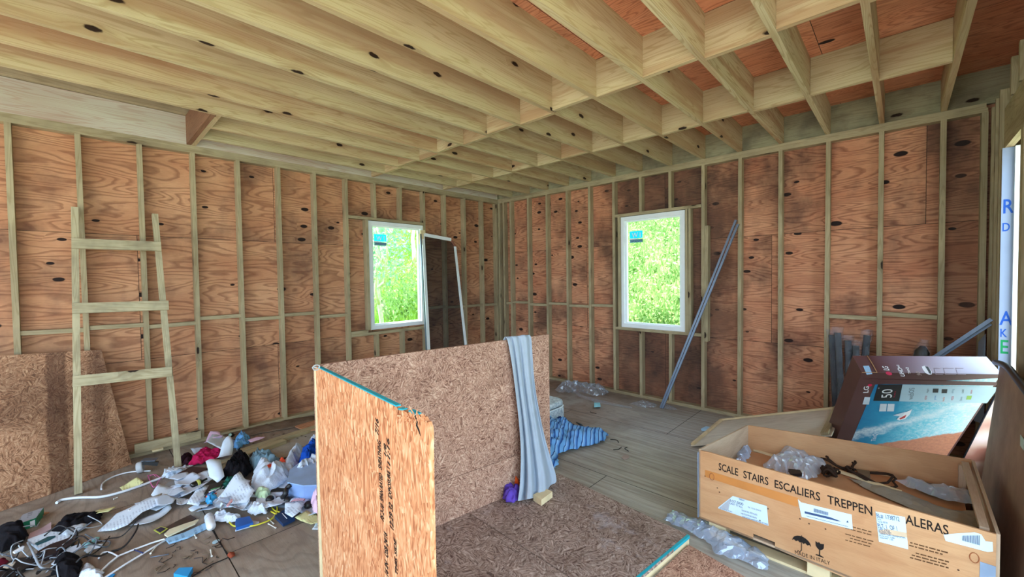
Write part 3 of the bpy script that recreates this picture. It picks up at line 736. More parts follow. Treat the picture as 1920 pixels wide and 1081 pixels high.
def stamp(body, px, pyb, pyt, h, dx=0):
    A = fp(px, pyb); B = fp(px + dx, pyt)
    text_fit(body, A, B, h, -FD, INK, fw, 'stamped_lettering', bold=.03, lift=.001, skew=.25)
stamp('7/16', 710, 816, 786, .030); stamp('SHEATHING', 716, 881, 826, .030, -2); stamp('SPAN RATED', 719, 942, 889, .030, -2)
stamp('PS 2-10', 720, 978, 948, .030); stamp('OSB 24/16', 728, 1046, 1000, .030, -2); stamp('16 IN', 728, 1081, 1055, .030)
stamp('11:16', 732, 874, 822, .022, -2); stamp('1/8', 725, 856, 832, .02, -1); stamp('EXPOSURE 1', 735, 936, 876, .026, -4); stamp('12:29 32', 738, 994, 945, .030, -2); stamp('THIS SIDE', 746, 1078, 1010, .02, -3)

# ---- cloths hung on the far end
GREYC = plain((172, 184, 198), .95, .1, 'grey_fleece', vary=.06, bump=.5, bs=240)
L_ = [(945, 650), (948, 636), (951, 632), (956, 660), (961, 690), (966, 730), (971, 770), (975, 810), (977, 850), (976, 890), (974, 920), (970, 940)]
R__ = [(992, 650), (994, 630), (997, 630), (998, 660), (1000, 690), (1003, 725), (1009, 760), (1016, 795), (1024, 830), (1034, 862), (1043, 890), (1044, 926)]
rows = []; NJ = 40
dep = [-.06, -.03, .03, .03, .035, .04, .045, .055, .075, .10, .15, .20]
for i, (l, r) in enumerate(zip(L_, R__)):
    row = []
    for j in range(NJ + 1):
        f = j / NJ; x = l[0] + (r[0] - l[0]) * f; y = l[1] + (r[1] - l[1]) * f
        ph = f * 19 + i * .10 + 1.5 * math.sin(f * 4); d = dep[i] * (1 if i < 8 else (.35 + .65 * math.sin(math.pi * min(1, f * .7 + .2)))) + (.006 + .0022 * i) * (math.sin(ph) + .35 * math.sin(ph * 2.1 + 1))
        if i < 2: q = PL(P0 + PN * .02, PN, x, y); q = q - PN * (.06 if i == 0 else .045); q.z = .98 if i == 0 else 1.2
        else: q = PL(P0 + PN * max(d, .012), PN, x, y)
        if i == 2: q.z = max(q.z, 1.235 + .008 * math.sin(ph))
        q.z = max(q.z, .062 + .012 * (1 + math.sin(ph)))
        row.append(q)
    rows.append(row)
a_, b_ = rows[1], rows[2]
crest = [(p + q) / 2 + V((0, 0, .03)) for p, q in zip(a_, b_)]
for p in a_: p.z = 1.205
rows = rows[:2] + [crest] + rows[2:]
cl = MB().grid(rows).build('fleece_cloth', GREYC, None); subsurf(solid(cl, .006, 0), 2)
tag(cl, 'long pale grey fleece cloth draped over the OSB guard wall, trailing onto the platform', 'cloth')
softpx('bunched_cloth', 'small bunched fold of grey cloth left of the orange garment', 'cloth', [(928, 915), (936, 895), (950, 889), (962, 893), (972, 905), (966, 922), (955, 930), (938, 928)], GREYC, .12, .058, seed=4, ang=1.2)
softpx('orange_garment', 'crumpled orange garment tucked beside the hanging grey cloth', 'clothing', [(950, 912), (958, 892), (970, 880), (978, 886), (978, 905), (970, 918), (957, 919)], plain((226, 96, 44), .9, .1), .16, .075, seed=5, ang=.4, freq=16)
softpx('purple_garment', 'crumpled purple garment at the foot of the hanging cloth', 'clothing', [(941, 932), (955, 920), (972, 918), (976, 932), (966, 944), (950, 946)], plain((98, 72, 172), .9, .1), .09, .06, seed=6, freq=18)
q = F([(1000, 938), (1022, 926), (1036, 932), (1015, 948)], .06)
tag(MB().prism(q, (0, 0, 1), .045).build('wood_block', CREAM, None), 'short pale offcut block beside the grey cloth on the platform', 'block')
tag(MB().prism([V((4.405, -2.735, .002)), V((5.05, -2.87, .002)), V((5.0, -4.9, .002)), V((4.21, -4.9, .002))], (0, 0, 1), .014, u=(1, 0, 0), uo=(2, 3)).build('osb_floor_sheet', OSBI, None), 'reddish OSB sheet lying flat between the platform and the crate', 'board')

# ================================================================ WOODEN SHIPPING CRATE
CR = plywood('crate_plywood', srgb(206, 162, 120), srgb(190, 142, 100), srgb(162, 112, 76), sheet=(9, 9), knots=.0, stain=.2, staincol=srgb(170, 104, 64), seam=0, ringf=12, gs=(.8, 2.2), ringamt=.25)
CRI = plywood('crate_plywood_inner', srgb(206, 184, 158), srgb(190, 160, 132), srgb(150, 120, 98), sheet=(9, 9), knots=.0, stain=.25, staincol=srgb(150, 110, 84), seam=0, ringf=12, gs=(.8, 2.2), ringamt=.25)
FLc, FRc, BRc, BLc = V((4.408, -2.545, 0)), V((5.655, -2.60, 0)), V((5.663, -1.627, 0)), V((4.521, -1.861, 0))
crate = thing('shipping_crate', 'open low plywood shipping crate printed with stair words in five languages', 'crate', (5.05, -2.1, 0))
CB, CT = .10, .55
CN = (FRc - FLc).normalized(); CN = V((CN.y, -CN.x, 0))       # outward normal of the front
cp = lambda x, y: PL(FLc, CN, x, y)
def panel(a, b, n, mt, nm, uo=(0, 0)):
    return MB().prism([pz(a, CB), pz(b, CB), pz(b, CT), pz(a, CT)], n, .012, u=(b - a), uo=uo).build(nm, mt, crate)
# front with a hand notch in its lower edge
a, b = FLc, FRc; ud = (b - a).normalized(); n1 = (cp(1412, 1005) - a).dot(ud); n2 = (cp(1453, 1022) - a).dot(ud)
fpts = [pz(a, CB), pz(a + ud * n1, CB), pz(a + ud * n1, CB + .035), pz(a + ud * n2, CB + .035), pz(a + ud * n2, CB), pz(b, CB - .02), pz(b, CT), pz(a + ud * .05, CT), pz(a, CT - .005)]
fpan = MB().prism(fpts, -CN, .012, u=ud).build('front_panel', CR, crate)
panel(BLc, BRc, V((0, 1, 0)), CR, 'back_panel', (3, 1)); 
panel(BLc + (FLc - BLc).normalized() * .0, FLc - CN * .012, V((-1, 0, 0)), CRI, 'side_panel', (5, 2)); panel(FRc - CN * .012, BRc, V((1, 0, 0)), CRI, 'side_panel', (7, 2))
MB().prism([pz(FLc, CB), pz(FRc, CB), pz(BRc, CB), pz(BLc, CB)], (0, 0, 1), .012).build('bottom_panel', CRI, crate)
for p, q in ((FRc, BRc),):      # inner battens in the corners
    for c in (p, q):
        cc = c + (V((5.05, -2.1, 0)) - c).normalized() * .05; MB().box(cc.x - .016, cc.x + .016, cc.y - .02, cc.y + .02, CB + .012, CT - .03).build('corner_batten', CRI, crate)
MB().board(pz(FRc + (BRc - FRc) * .05 - V((.03, 0, 0)), CT - .012), pz(BRc - (BRc - FRc) * .05 - V((.03, 0, 0)), CT - .012), (1, 0, 0), .03, .02).build('top_batten', CRI, crate)
ANG = plain((150, 170, 200), .4, .5, 'corner_strip', metal=.5)
MB().box(FLc.x - .016, FLc.x - .012, FLc.y - .002, FLc.y + .03, CB, CT - .02).build('corner_strip', ANG, crate)
MB().prism([pz(FRc - ud * .05, CB - .02), pz(FRc, CB - .02), pz(FRc, CT - .14), pz(FRc - ud * .045, CT - .14)], CN, .002).build('corner_strip', ANG, crate)
for s_ in (.08, .50, .93):      # pallet feet
    for dy in (.06, .55): 
        c = FLc + (FRc - FLc) * s_ + V((0, dy, 0)); MB().box(c.x - .05, c.x + .05, c.y - .04, c.y + .05, .016, CB - (.022 if s_ > .9 else 0)).build('pallet_block', CREAM, crate)
for dy in (.06, .55): c = FLc + V((.06, dy, 0)); MB().box(c.x, c.x + 1.13, c.y - .045, c.y + .045, .001, .016).build('pallet_slat', CREAM, crate)
def word(body, a, b, h=.045, mt=INK, nm='printed_word', bold=.018): return text_fit(body, cp(*a), cp(*b), h, (0, 0, 1), mt, fpan, nm, bold)
word('SCALE', (1347.5, 880), (1384, 891.5)); word('STAIRS', (1394, 895), (1441, 909)); word('ESCALIERS', (1452.5, 913), (1538, 938.5)); word('TREPPEN', (1552, 943), (1636, 966)); word('ALERAS', (1697.5, 980.5), (1779, 1003))
word('MADE IN ITALY', (1491, 1037.5), (1557, 1059), .021, bold=.0)
UPZ = V((0, 0, 1))
def cpoly(nm, pxs, mt, lift=.0008): return decal(nm, [cp(*p) for p in pxs], CN, mt, fpan, lift)
TAPE = plain((196, 128, 66), .4, .5, 'brown_tape', vary=.06)
cpoly('packing_tape', [(1322, 880), (1497, 933), (1496, 950), (1322, 893)], TAPE, .0004)
LB = plain((206, 226, 240), .5, .4, 'label_paper', vary=.03)
cpoly('paper_label', [(1374, 929), (1438, 948), (1441, 985), (1347, 952.5), (1347, 950)], LB)
cpoly('label_fold', [(1370, 934), (1366, 956), (1349, 951)], plain((170, 176, 186), .6), .0018)
for body, a, b, h in (('107.000', (1370, 940), (1394, 947), .016), ('UNIT TT KLL', (1369, 944.5), (1393, 952), .012), ('MODULO', (1386, 936), (1396, 939), .01), ('SCALA DEL 1978 CLASS', (1391, 957), (1420, 966), .010), ('NOTE IMPORTANTI', (1390, 963), (1419, 972), .010), ('FORM. INTERA A METRI 43 TONI 10 TONNE', (1392, 969), (1440, 984), .010), ('N. 12.5.2003', (1403, 951), (1427, 958), .008), ('235 NUOVA 19-953', (1349, 953), (1373, 960), .008)):
    text_fit(body, cp(*a), cp(*b), h, UPZ, BLUEINK, fpan, 'label_print', .0, lift=.0026)
cpoly('paper_label', [(1496, 935), (1502, 941), (1597, 964), (1599, 992), (1503, 968)], LB)
cpoly('label_bar', [(1509, 957.5), (1509, 961.5), (1570, 976), (1577, 976.5), (1556, 968.5)], BLUEINK, .0018); cpoly('label_bar', [(1587, 978), (1591, 979), (1589.5, 974.5)], BLUEINK, .0018)
for k in range(22):
    x = 1526 + k * 1.25; y = 952 + k * .35
    if x < 1556: cpoly('barcode_line', [(x, y), (x + .6, y + .15), (x + .6, y + 7.2 - k * .12), (x, y + 7)], BLUEINK, .0018)
cpoly('label_line', [(1512, 966), (1590, 986), (1590, 986.6), (1512, 966.6)], BLUEINK, .0018)
cpoly('paper_label', [(1641.6, 958), (1697, 968.6), (1703, 1029), (1648, 1014.6)], LB)
cpoly('label_stain', [(1648, 993), (1664, 991), (1700, 998), (1701, 1007), (1650, 999)], plain((214, 190, 160), .7), .0016)
for body, a, b, h in (('BL#: 1738712', (1644.5, 969), (1687.5, 976.5), .021), ('DATE:', (1645, 973.5), (1653, 975), .008), ('TOTAL PIECES', (1646, 978), (1665, 981), .008), ('PLT: 1  OF 1', (1647, 988), (1683, 994), .021), ('CAR: ZVLA', (1647, 992), (1669, 997), .012), ('RECEIVING DEPT', (1648, 996.5), (1672, 1001), .009), ('CARRIER ROAD TRANSPORTING', (1649, 1000), (1698, 1009), .008), ('DOCK 8 NO. 7 6083', (1649, 1004), (1678, 1009.5), .007), ('WEIGHT 1/20', (1650, 1008), (1675, 1012.5), .007)):
    text_fit(body, cp(*a), cp(*b), h, UPZ, BLUEINK, fpan, 'label_print', 0, lift=.0032)
cpoly('paper_label', [(1769, 1001.5), (1790, 999.5), (1827.5, 997), (1840, 1001), (1848, 1014), (1861, 1015), (1862, 1033), (1852, 1034), (1773, 1013)], LB)
for k in range(17):
    x = 1804 + k * 2.0; cpoly('barcode_line', [(x, 1003 - k * .05), (x + (1.1 if k % 3 else .6), 1003.2), (x + 1, 1012.5 + k * .55), (x, 1012.3 + k * .55)], BLUEINK, .0018)
# printed umbrella and glass
ub = []; c0 = cp(1503, 1018)
um = MB()
U1, U2 = ud, UPZ
arc = [c0 + U1 * (.043 * math.cos(t)) + U2 * (.040 * math.sin(t)) for t in [math.pi * k / 14 for k in range(15)]]
scal = [c0 + U1 * x + U2 * z for x, z in ((-.036, .008), (-.026, .001), (-.017, .009), (-.007, .001), (0, .009), (.008, .001), (.017, .009), (.027, .001), (.036, .008))]
um.prism([p + CN * .0008 for p in arc + scal], CN, .0006); um.tube([c0 + CN * .001 + U2 * .045, c0 + CN * .001 + U2 * -.038, c0 + CN * .001 + U2 * -.05 - U1 * .008, c0 + CN * .001 + U2 * -.048 - U1 * .018], .0018, 5); um.build('umbrella_symbol', INK, fpan)
c1_ = cp(1537, 1028); g = MB()
bowl = [(-.022, .040), (-.010, .034), (-.004, .042), (.004, .034), (.022, .040), (.021, .012), (.012, -.002), (.003, -.008), (.003, -.040), (.020, -.044), (.020, -.050), (-.020, -.050), (-.020, -.044), (-.003, -.040), (-.003, -.008), (-.012, -.002), (-.021, .012)]
g.prism([c1_ + U1 * x * .85 + U2 * z * .85 + CN * .0008 for x, z in bowl], CN, .0006); g.build('glass_symbol', INK, fpan)
# rows of small worn print
for i in range(6):
    ya = 985 + i * 5.6; sp = MB(); x = 1594 - (9 if i % 2 else 0); xe = 1781
    yb = ya + (xe - 1594) * .285 - 3
    while x < xe - 6:
        wd = random.uniform(4, 13); f0 = (x - 1594) / (xe - 1594); f1 = (x + wd - 1594) / (xe - 1594); y0 = ya + (yb - ya) * f0; y1 = ya + (yb - ya) * f1; hh = 1.6 + f0 * .9
        if not (1642 < x + wd and x < 1704 and True): 
            if x + wd < xe: sp.prism([cp(x, y0) + CN * .0007, cp(x + wd, y1) + CN * .0007, cp(x + wd, y1 + hh) + CN * .0007, cp(x, y0 + hh) + CN * .0007], CN, .0003)
        x += wd + 2.2
    if i != 2 and sp.v: sp.build('small_print_line', plain((96, 66, 44), .8, .1, vary=.2), fpan)['kind'] = 'stuff'
for (x, y) in ((1335, 893), (1827, 1045)):
    c = cp(x, y); MB().tube([c + CN * .001 + U1 * .014 * math.cos(t) + U2 * .022 * math.sin(t) for t in [2 * math.pi * k / 16 for k in range(16)]], .002, 5, closed=True).build('ring_mark', plain((160, 96, 60), .7), fpan)
nl = MB()
for (x, y) in ((1322, 892), (1349, 922), (1425, 975), (1517, 981), (1548, 991), (1797, 1068), (1345, 914), (1440, 953), (1500, 972)):
    c = cp(x, y); nl.tube([c - CN * .002, c + CN * .0015], .004, 7)
nl.build('nail_heads', plain((90, 60, 44), .7), fpan)

# ---- contents of the crate
CARD = plain((190, 138, 98), .85, .15, 'cardboard', vary=.08)
def inz(pxs, z): return [FL(x, y, z) for x, y in pxs]
ins = [BLc + V((.02, -.02, 0)), BRc + V((-.04, -.03, 0)), FRc + V((-.045, .03, 0)), FLc + V((.035, .03, 0))]
tag(MB().prism([pz(p, .355) for p in ins], (0, 0, 1), .008, u=(1, 0, 0)).build('cardboard_sheet', CARD, None), 'brown cardboard sheet covering the goods inside the shipping crate', 'cardboard')
HZ = .37
tag(MB().board(FL(1412, 842, HZ) , FL(1462, 858, HZ), (0, 0, 1), .012, .02).build('wood_lath', CREAM, None), 'short pale lath against the back left inside of the crate', 'lath')
tag(MB().board(FL(1570, 882, HZ + .01), FL(1690, 922, HZ + .01), (0, 0, 1), .014, .022).build('wood_lath', CREAM, None), 'long pale lath lying in the middle of the crate by the dark straps', 'lath')
def plastic(name, rgb, alpha=.5, edge=.75):
    t = NT(name); c = srgb(*rgb); t.fin(c, .25, .6); tr = t.n('BsdfTransparent', Color=(.92, .95, 1, 1)); mx = t.t.nodes.new('ShaderNodeMixShader')
    lw = t.n('LayerWeight', Blend=.45).outputs['Facing']
    t.put(mx.inputs[0], t.math('MINIMUM', t.math('ADD', t.math('MULTIPLY', lw, edge * .5), alpha), 1.0)); t.put(mx.inputs[1], tr); t.put(mx.inputs[2], t.b)
    g = t.n('BsdfGlossy', Roughness=.2, Color=(.9, .94, 1, 1)); m2 = t.t.nodes.new('ShaderNodeMixShader'); t.put(m2.inputs[0], .10); t.put(m2.inputs[1], mx); t.put(m2.inputs[2], g); t.put(t.out.inputs[0], m2); return t.m
PBAG = plastic('thin_plastic_bag', (206, 218, 232), .38); PFILM = plastic('clear_plastic_film', (200, 206, 214), .12); PBLUE = plastic('bluish_plastic_bag', (176, 200, 232), .4)
def bag(name, label, cat, pxs, z, mat, h, seed, fr=14, **k):
    o = soft(name, label, cat, F(pxs, z), mat, h, z, seed=seed, freq=fr, fold=.9, thick=.0, **k)
    for p in o.data.polygons: p.use_smooth = False
    return o
bag('plastic_bag', 'white plastic carrier bag with a black item, lying on the cardboard in the crate', 'bag', [(1430, 873), (1447, 863), (1463, 850), (1480, 846), (1506, 852), (1530, 862), (1547, 872), (1545, 884), (1522, 902), (1500, 903), (1478, 892), (1450, 882), (1432, 880)], HZ, PBAG, .085, 3, 9)
tag(MB().prism(inz([(1478, 884), (1500, 886), (1504, 893), (1486, 894)], HZ + .06), (0, 0, 1), .02).build('black_remote', BLACK, None), 'small black item poking out of the bag in the crate', 'object')
bag('plastic_film', 'wad of clear plastic in the left corner of the crate', 'plastic', [(1380, 870), (1384, 852), (1397, 842), (1408, 846), (1406, 858), (1394, 870)], HZ, PBLUE, .07, 8)
DK = plain((58, 44, 36), .9, .1, 'dark_webbing')
def loops(lab, px, r, n, z=HZ + .02):
    t = []
    m = MB()
    for k in range(n):
        c = FL(px[0] + random.uniform(-5, 5), px[1] + random.uniform(-3, 3), z + .01 * k)
        m.tube([c + V((math.cos(a) * r * random.uniform(.8, 1.1), math.sin(a) * r * .6, .02 * math.sin(a * 2 + k))) for a in [2 * math.pi * q / 18 for q in range(18)]], .007, 6, closed=True)
    return tag(m.build('webbing_strap', DK, None), lab, 'strap')
loops('tangled dark tuft of strap right beside the white bag in the crate', (1557, 882), .035, 6)
loops('loop of dark webbing strap against the crate back wall', (1574, 866), .09, 2)
loops('longer loop of dark webbing strap right of the first loop in the crate', (1632, 890), .12, 2)
tag(MB().prism(inz([(1605, 882), (1630, 885), (1632, 896), (1612, 893)], HZ + .015), (0, 0, 1), .012).build('dark_cushion', plain((110, 92, 70), .9), None), 'small olive brown pad inside the strap loop in the crate', 'pad')
bag('grey_plastic_sheet', 'dull grey plastic sheet covering the right half of the crate', 'plastic sheet', [(1590, 897), (1640, 908), (1700, 925), (1760, 950), (1800, 958), (1838, 958), (1845, 985), (1830, 990), (1770, 975), (1700, 950), (1640, 925)], HZ, plain((150, 142, 128), .5, .4, vary=.08), .03, 21, 6)
bag('clear_bag', 'crumpled translucent plastic over a dark object at the right of the crate', 'plastic', [(1680, 903), (1700, 898), (1730, 908), (1770, 915), (1812, 918), (1830, 935), (1832, 948), (1800, 945), (1760, 935), (1715, 918)], HZ + .02, PBAG, .045, 31, 7)
tag(MB().prism(inz([(1700, 905), (1760, 918), (1795, 940), (1745, 928)], HZ + .01), (0, 0, 1), .03).build('dark_carton', plain((52, 56, 64), .7), None), 'dark slim object under the translucent plastic in the crate', 'object')

# plastic bag between the platform and the crate
bag('blue_plastic_bag', 'long twisted bluish plastic bag on the floor in front of the crate', 'bag', [(1243, 975), (1262, 957), (1290, 968), (1318, 978), (1336, 985), (1362, 1000), (1385, 1012), (1420, 1030), (1442, 1052), (1440, 1072), (1420, 1068), (1395, 1052), (1362, 1046), (1342, 1040), (1330, 1020), (1300, 1003)], .02, PBLUE, .06, 12, 8)
# ================================================================ LEANING AND STANDING THINGS
# ---- television carton leaning on its far end
W0 = V((5.147, -1.45, .97)); WDIR = V((.70, .333, .03)).normalized(); WW = .765
DD = V((-.2737, 1.060, -1.498)); DD = (DD - WDIR * DD.dot(WDIR)).normalized(); TN = WDIR.cross(DD).normalized()   # TN points to the back/up
if TN.z < 0: TN = -TN
tv = thing('television_carton', 'large brown and blue television carton tipped up behind the crate', 'box', (5.2, -.7, 0))
BRN = plain((92, 58, 56), .38, .5, 'brown_carton_print', vary=.08)
KR = plain((176, 138, 100), .85, .2, 'kraft_board')
LEN = 1.2; TH = .165
def tp(s, t, k=0.0): return W0 + WDIR * s + DD * t + TN * k
m = MB()
for quad in ((tp(0, 0), tp(WW, 0), tp(WW, LEN), tp(0, LEN)), (tp(0, 0, TH), tp(0, LEN, TH), tp(WW, LEN, TH), tp(WW, 0, TH)), (tp(0, 0), tp(0, LEN), tp(0, LEN, TH), tp(0, 0, TH)), (tp(WW, 0), tp(WW, 0, TH), tp(WW, LEN, TH), tp(WW, LEN)), (tp(0, LEN), tp(WW, LEN), tp(WW, LEN, TH), tp(0, LEN, TH)), (tp(0, 0), tp(0, 0, TH), tp(WW, 0, TH), tp(WW, 0))):
    m.quadface(quad)
tvt = tv; tv = m.build('carton_body', BRN, tv)
fx = lambda x, y, k=0.0: PL(W0 - TN * k, TN, x, y)          # point on the printed front
def fdec(nm, pxs, mt, lift=.0008): return decal(nm, [fx(*p) for p in pxs], -TN, mt, tv, lift)
def photo_mat():
    t = NT('ocean_photo_print'); uv = t.uv(); x, y, _z = t.sep(uv)     # metres: x along width, y down
    nz = t.noise(uv, 9, 5, .65); n2 = t.noise(t.map(uv, (1, 1, 1), (3, 5, 0)), 42, 4, .8)
    base = t.ramp(t.math('ADD', t.math('MULTIPLY', x, 1.1), t.math('MULTIPLY', nz, .35)), [(.1, srgb(8, 98, 158)), (.45, srgb(24, 146, 190)), (.7, srgb(96, 196, 220)), (1., srgb(190, 228, 236))])
    foamline = t.math('ABSOLUTE', t.math('SUBTRACT', t.math('ADD', t.math('MULTIPLY', x, -.75), t.math('MULTIPLY', nz, .30)), t.math('MULTIPLY_ADD', y, 1.0, -.68)))
    fo = t.math('MAXIMUM', t.ramp(foamline, [(.0, 1.), (.09, 0.)]), t.math('MULTIPLY', t.ramp(x, [(.3, 0.), (.6, 1.)]), t.ramp(n2, [(.45, 0.), (.6, .9)])))
    col = t.mix(t.math('MULTIPLY', fo, t.ramp(n2, [(.3, .25), (.55, 1.)])), base, srgb(218, 232, 240))
    sand = t.ramp(t.math('ADD', t.math('ADD', t.math('MULTIPLY', x, .42), t.math('MULTIPLY', y, .85)), t.math('MULTIPLY', nz, .10)), [(.885, 0.), (.90, 1.)])
    sc_ = t.mix(t.ramp(n2, [(.4, 0.), (.7, 1.)]), srgb(206, 140, 108), srgb(176, 112, 92))
    col = t.mix(sand, col, sc_)
    return t.fin(col, .3, .5)
def uvquad(nm, pxs, mt, lift=.001):
    pts = [fx(*p) - TN * lift for p in pxs]; m = MB(); m.quadface(pts, [((p - W0).dot(WDIR), (p - W0).dot(DD)) for p in pts]); return m.build(nm, mt, tv)
br = [fx(1807, 857), fx(1617, 822)]
pts = [fx(1638, 751), fx(1686, 751.5), fx(1830, 756), fx(1874, 742), fx(1873, 728)]
ph = [tp(.105, .125, -.001), tp(.105, LEN - .02, -.001), tp(WW - .012, LEN - .02, -.001), tp(WW - .012, .03, -.001)]
m = MB(); m.quadface(ph, [((p - W0).dot(WDIR), (p - W0).dot(DD)) for p in ph]); m.build('ocean_photo', photo_mat(), tv)
fdec('header_band', [(1646, 720), (1692, 720), (1685, 751.5), (1637, 750.5)], plain((20, 18, 22), .4, .5), .0016)
fdec('header_band', [(1692, 720), (1873, 725), (1850, 755), (1686, 751.5)], plain((176, 208, 224), .35, .5, vary=.04), .0016)
fdec('header_band', [(1619, 709), (1876, 716), (1873, 722), (1646, 719)], plain((88, 50, 50), .4, .5), .0014)
WT = plain((238, 240, 244), .5, .3, 'white_print', vary=.02); RD = plain((206, 44, 84), .5, .3, 'red_print'); GY = plain((110, 124, 136), .5, .3, 'grey_print')
def ftext(body, a, b, h, mt, bold=0): return text_fit(body, fx(*a) - TN * .002, fx(*b) - TN * .002, h, -WDIR, mt, tv, 'printed_lettering', bold, lift=.0012)
ftext('50', (1671.5, 744), (1673.5, 728), .062, WT, .0); ftext('\u00b0', (1652.5, 727.5), (1653, 725.5), .02, WT)
ftext('4K UHD TV', (1677, 744), (1680, 732), .008, RD); ftext('webOS', (1711, 748), (1714.5, 726), .030, GY)
ftext('ThinQ', (1641, 826), (1645, 812), .03, WT)
for k, (x, y, s_, c) in enumerate([(1737, 744, 'NETFLIX', (200, 60, 60)), (1740, 731, 'Apple', (120, 130, 140)), (1754, 744, 'prime', (70, 130, 190)), (1770, 747, 'hulu', (220, 130, 90)), (1787, 745, 'VUDU', (210, 60, 70)), (1803, 746, 'Disney', (120, 136, 150)), (1787, 732, 'sling', (130, 160, 180)), (1822, 733, 'max', (200, 120, 130)), (1806, 732, 'cast', (100, 110, 100))]):
    ftext(s_, (x, y + 4), (x + 1, y - 3.5), .012, plain(c, .5, .3))
for x, y in ((1754, 731), (1770.5, 732)): fdec('app_tile', [(x - 5, y - 3.5), (x + 5.5, y - 3.5), (x + 4.5, y + 4), (x - 5.5, y + 4)], plain((26, 30, 36), .4, .4), .0024)
fdec('app_tile', [(1813, 741), (1822, 741), (1820, 748), (1811, 748)], plain((150, 196, 90), .4, .4), .0024)
for x in (1650, 1664.5): fdec('barcode_label', [(x, 756), (x + 12.5, 756), (x + 11, 770), (x - 2, 770)], plain((214, 226, 236), .5, .3), .0026)
fdec('barcode_label', [(1621, 743.5), (1631.5, 743.8), (1629, 757.5), (1617, 757)], plain((206, 222, 236), .5, .3), .002)
ftext('LG', (1627.5, 735), (1629, 723), .03, WT, .03)
def disc(c, n, r, mt, nm, u):
    n = V(n).normalized(); u = V(u).normalized(); v = n.cross(u)
    MB().prism([c + u * r * math.cos(a) + v * r * math.sin(a) for a in [2 * math.pi * k / 20 for k in range(20)]], n, .001).build(nm, mt, tv)
disc(fx(1631, 721.5) - TN * .001, -TN, .013, RD, 'round_logo', WDIR)
bt = [fx(1684, 782), fx(1692, 774), (fx(1704, 769)), fx(1709.5, 766), fx(1706, 775), fx(1697, 784), fx(1686, 787), fx(1681, 785)]
decal('printed_boat', bt, -TN, WT, tv, .003); fdec('printed_boat_deck', [(1686, 783), (1699, 776), (1696, 782), (1687, 785)], plain((196, 70, 70), .5), .0042)
fdec('printed_sail', [(1674, 777), (1697, 771), (1690, 780)], plain((210, 222, 232), .5), .004)
# narrow top end of the carton
tx = lambda x, y: PL(W0, DD, x, y)
def tdec(nm, pxs, mt, lift=.0008): return decal(nm, [tx(*p) for p in pxs], -DD, mt, tv, lift)
GLB = NT('carton_end_glare'); _x, _y, _z = GLB.sep(GLB.uv()); GLB.fin(GLB.ramp(_x, [(.1, srgb(92, 58, 56)), (.45, srgb(150, 128, 146)), (.75, srgb(206, 206, 232))]), .22, .6)  # glare on the brown end, painted in as a fade to pale lilac
pts = [tp(.09, -.001, .004), tp(WW - .002, -.001, .004), tp(WW - .002, -.001, TH - .003), tp(.09, -.001, TH - .003)]
MB().quadface(pts, [((p - W0).dot(WDIR), 0) for p in pts]).build('glare_end', GLB.m, tv)
tdec('barcode_label', [(1618, 686), (1629, 685.5), (1635.5, 701), (1625, 702.5)], plain((150, 190, 222), .5, .3), .002)
def ttext(body, a, b, h, mt, bold=.02, up=None): return text_fit(body, tx(*a) - DD * .002, tx(*b) - DD * .002, h, -WDIR, mt, tv, 'printed_lettering', bold, lift=.0012)
ttext('LG', (1667.5, 694.5), (1664, 687), .032, WT, .03); ttext('UHD', (1697, 706), (1690, 690), .024, WT, .03); ttext('AI', (1689, 691), (1685, 684.5), .014, WT); ttext('ThinQ', (1708, 701), (1702, 689), .014, WT); ttext('50', (1728, 704), (1724, 697), .024, plain((170, 150, 140), .5), 0)
disc(tx(1666.5, 700) - DD * .0015, -DD, .017, RD, 'round_logo', WDIR)
tdec('hand_hole', [(1728, 687), (1733, 685.5), (1741, 688), (1746.5, 696), (1747, 701.5), (1742, 702.5), (1735, 699), (1730, 692)], WT, .0014)
tdec('hand_hole_shadow', [(1734, 686.5), (1740, 688), (1745, 696), (1745.5, 701), (1742, 699.5), (1738, 692)], BLACK, .0026)
PK = plain((160, 142, 152), .5, .3)
for x0, x1 in ((1750, 1763), (1768, 1788), (1791, 1806)): 
    for a, b, c, d in ((x0, 689.5, x1, 690.5), (x0 + 4, 701, x1 + 5, 702)): tdec('care_icon', [(a, b), (c, d - .6), (c, d + .4), (a, b + .9)], PK, .0016)
    tdec('care_icon', [(x0, 689.5), (x0 + 1, 689.5), (x0 + 5, 701.5), (x0 + 4, 701.5)], PK, .0016)
MB().tube([tp(.0, 0, .0), tp(.03, -.003, .0), tp(.088, -.002, .0)], .003, 5).build('frayed_edge', KR, tv); MB().tube([tp(.088, -.002, 0), tp(.09, -.004, .08), tp(.089, -.002, TH)], .003, 5).build('frayed_edge', KR, tv)
fl_ = [fx(1876, 722), fx(1873, 745), fx(1868, 800), fx(1852, 885), fx(1838, 905), fx(1807, 857)]
FLAPM = NT('glossy_pink_flap'); FLAPM.fin(FLAPM.ramp(FLAPM.noise(FLAPM.n('TexCoord').outputs['Object'], 3.5, 2), [(.35, srgb(236, 214, 214)), (.5, srgb(226, 190, 176)), (.65, srgb(190, 128, 112))]), .3, .5)
MB().prism(fl_, TN, .005).build('side_flap', FLAPM.m, tv)
MB().tube([fx(1875, 724, .003), fx(1841, 790, .003), fx(1807, 857, .003)], .006, 6).build('dark_edge', plain((40, 44, 56), .5), tv)

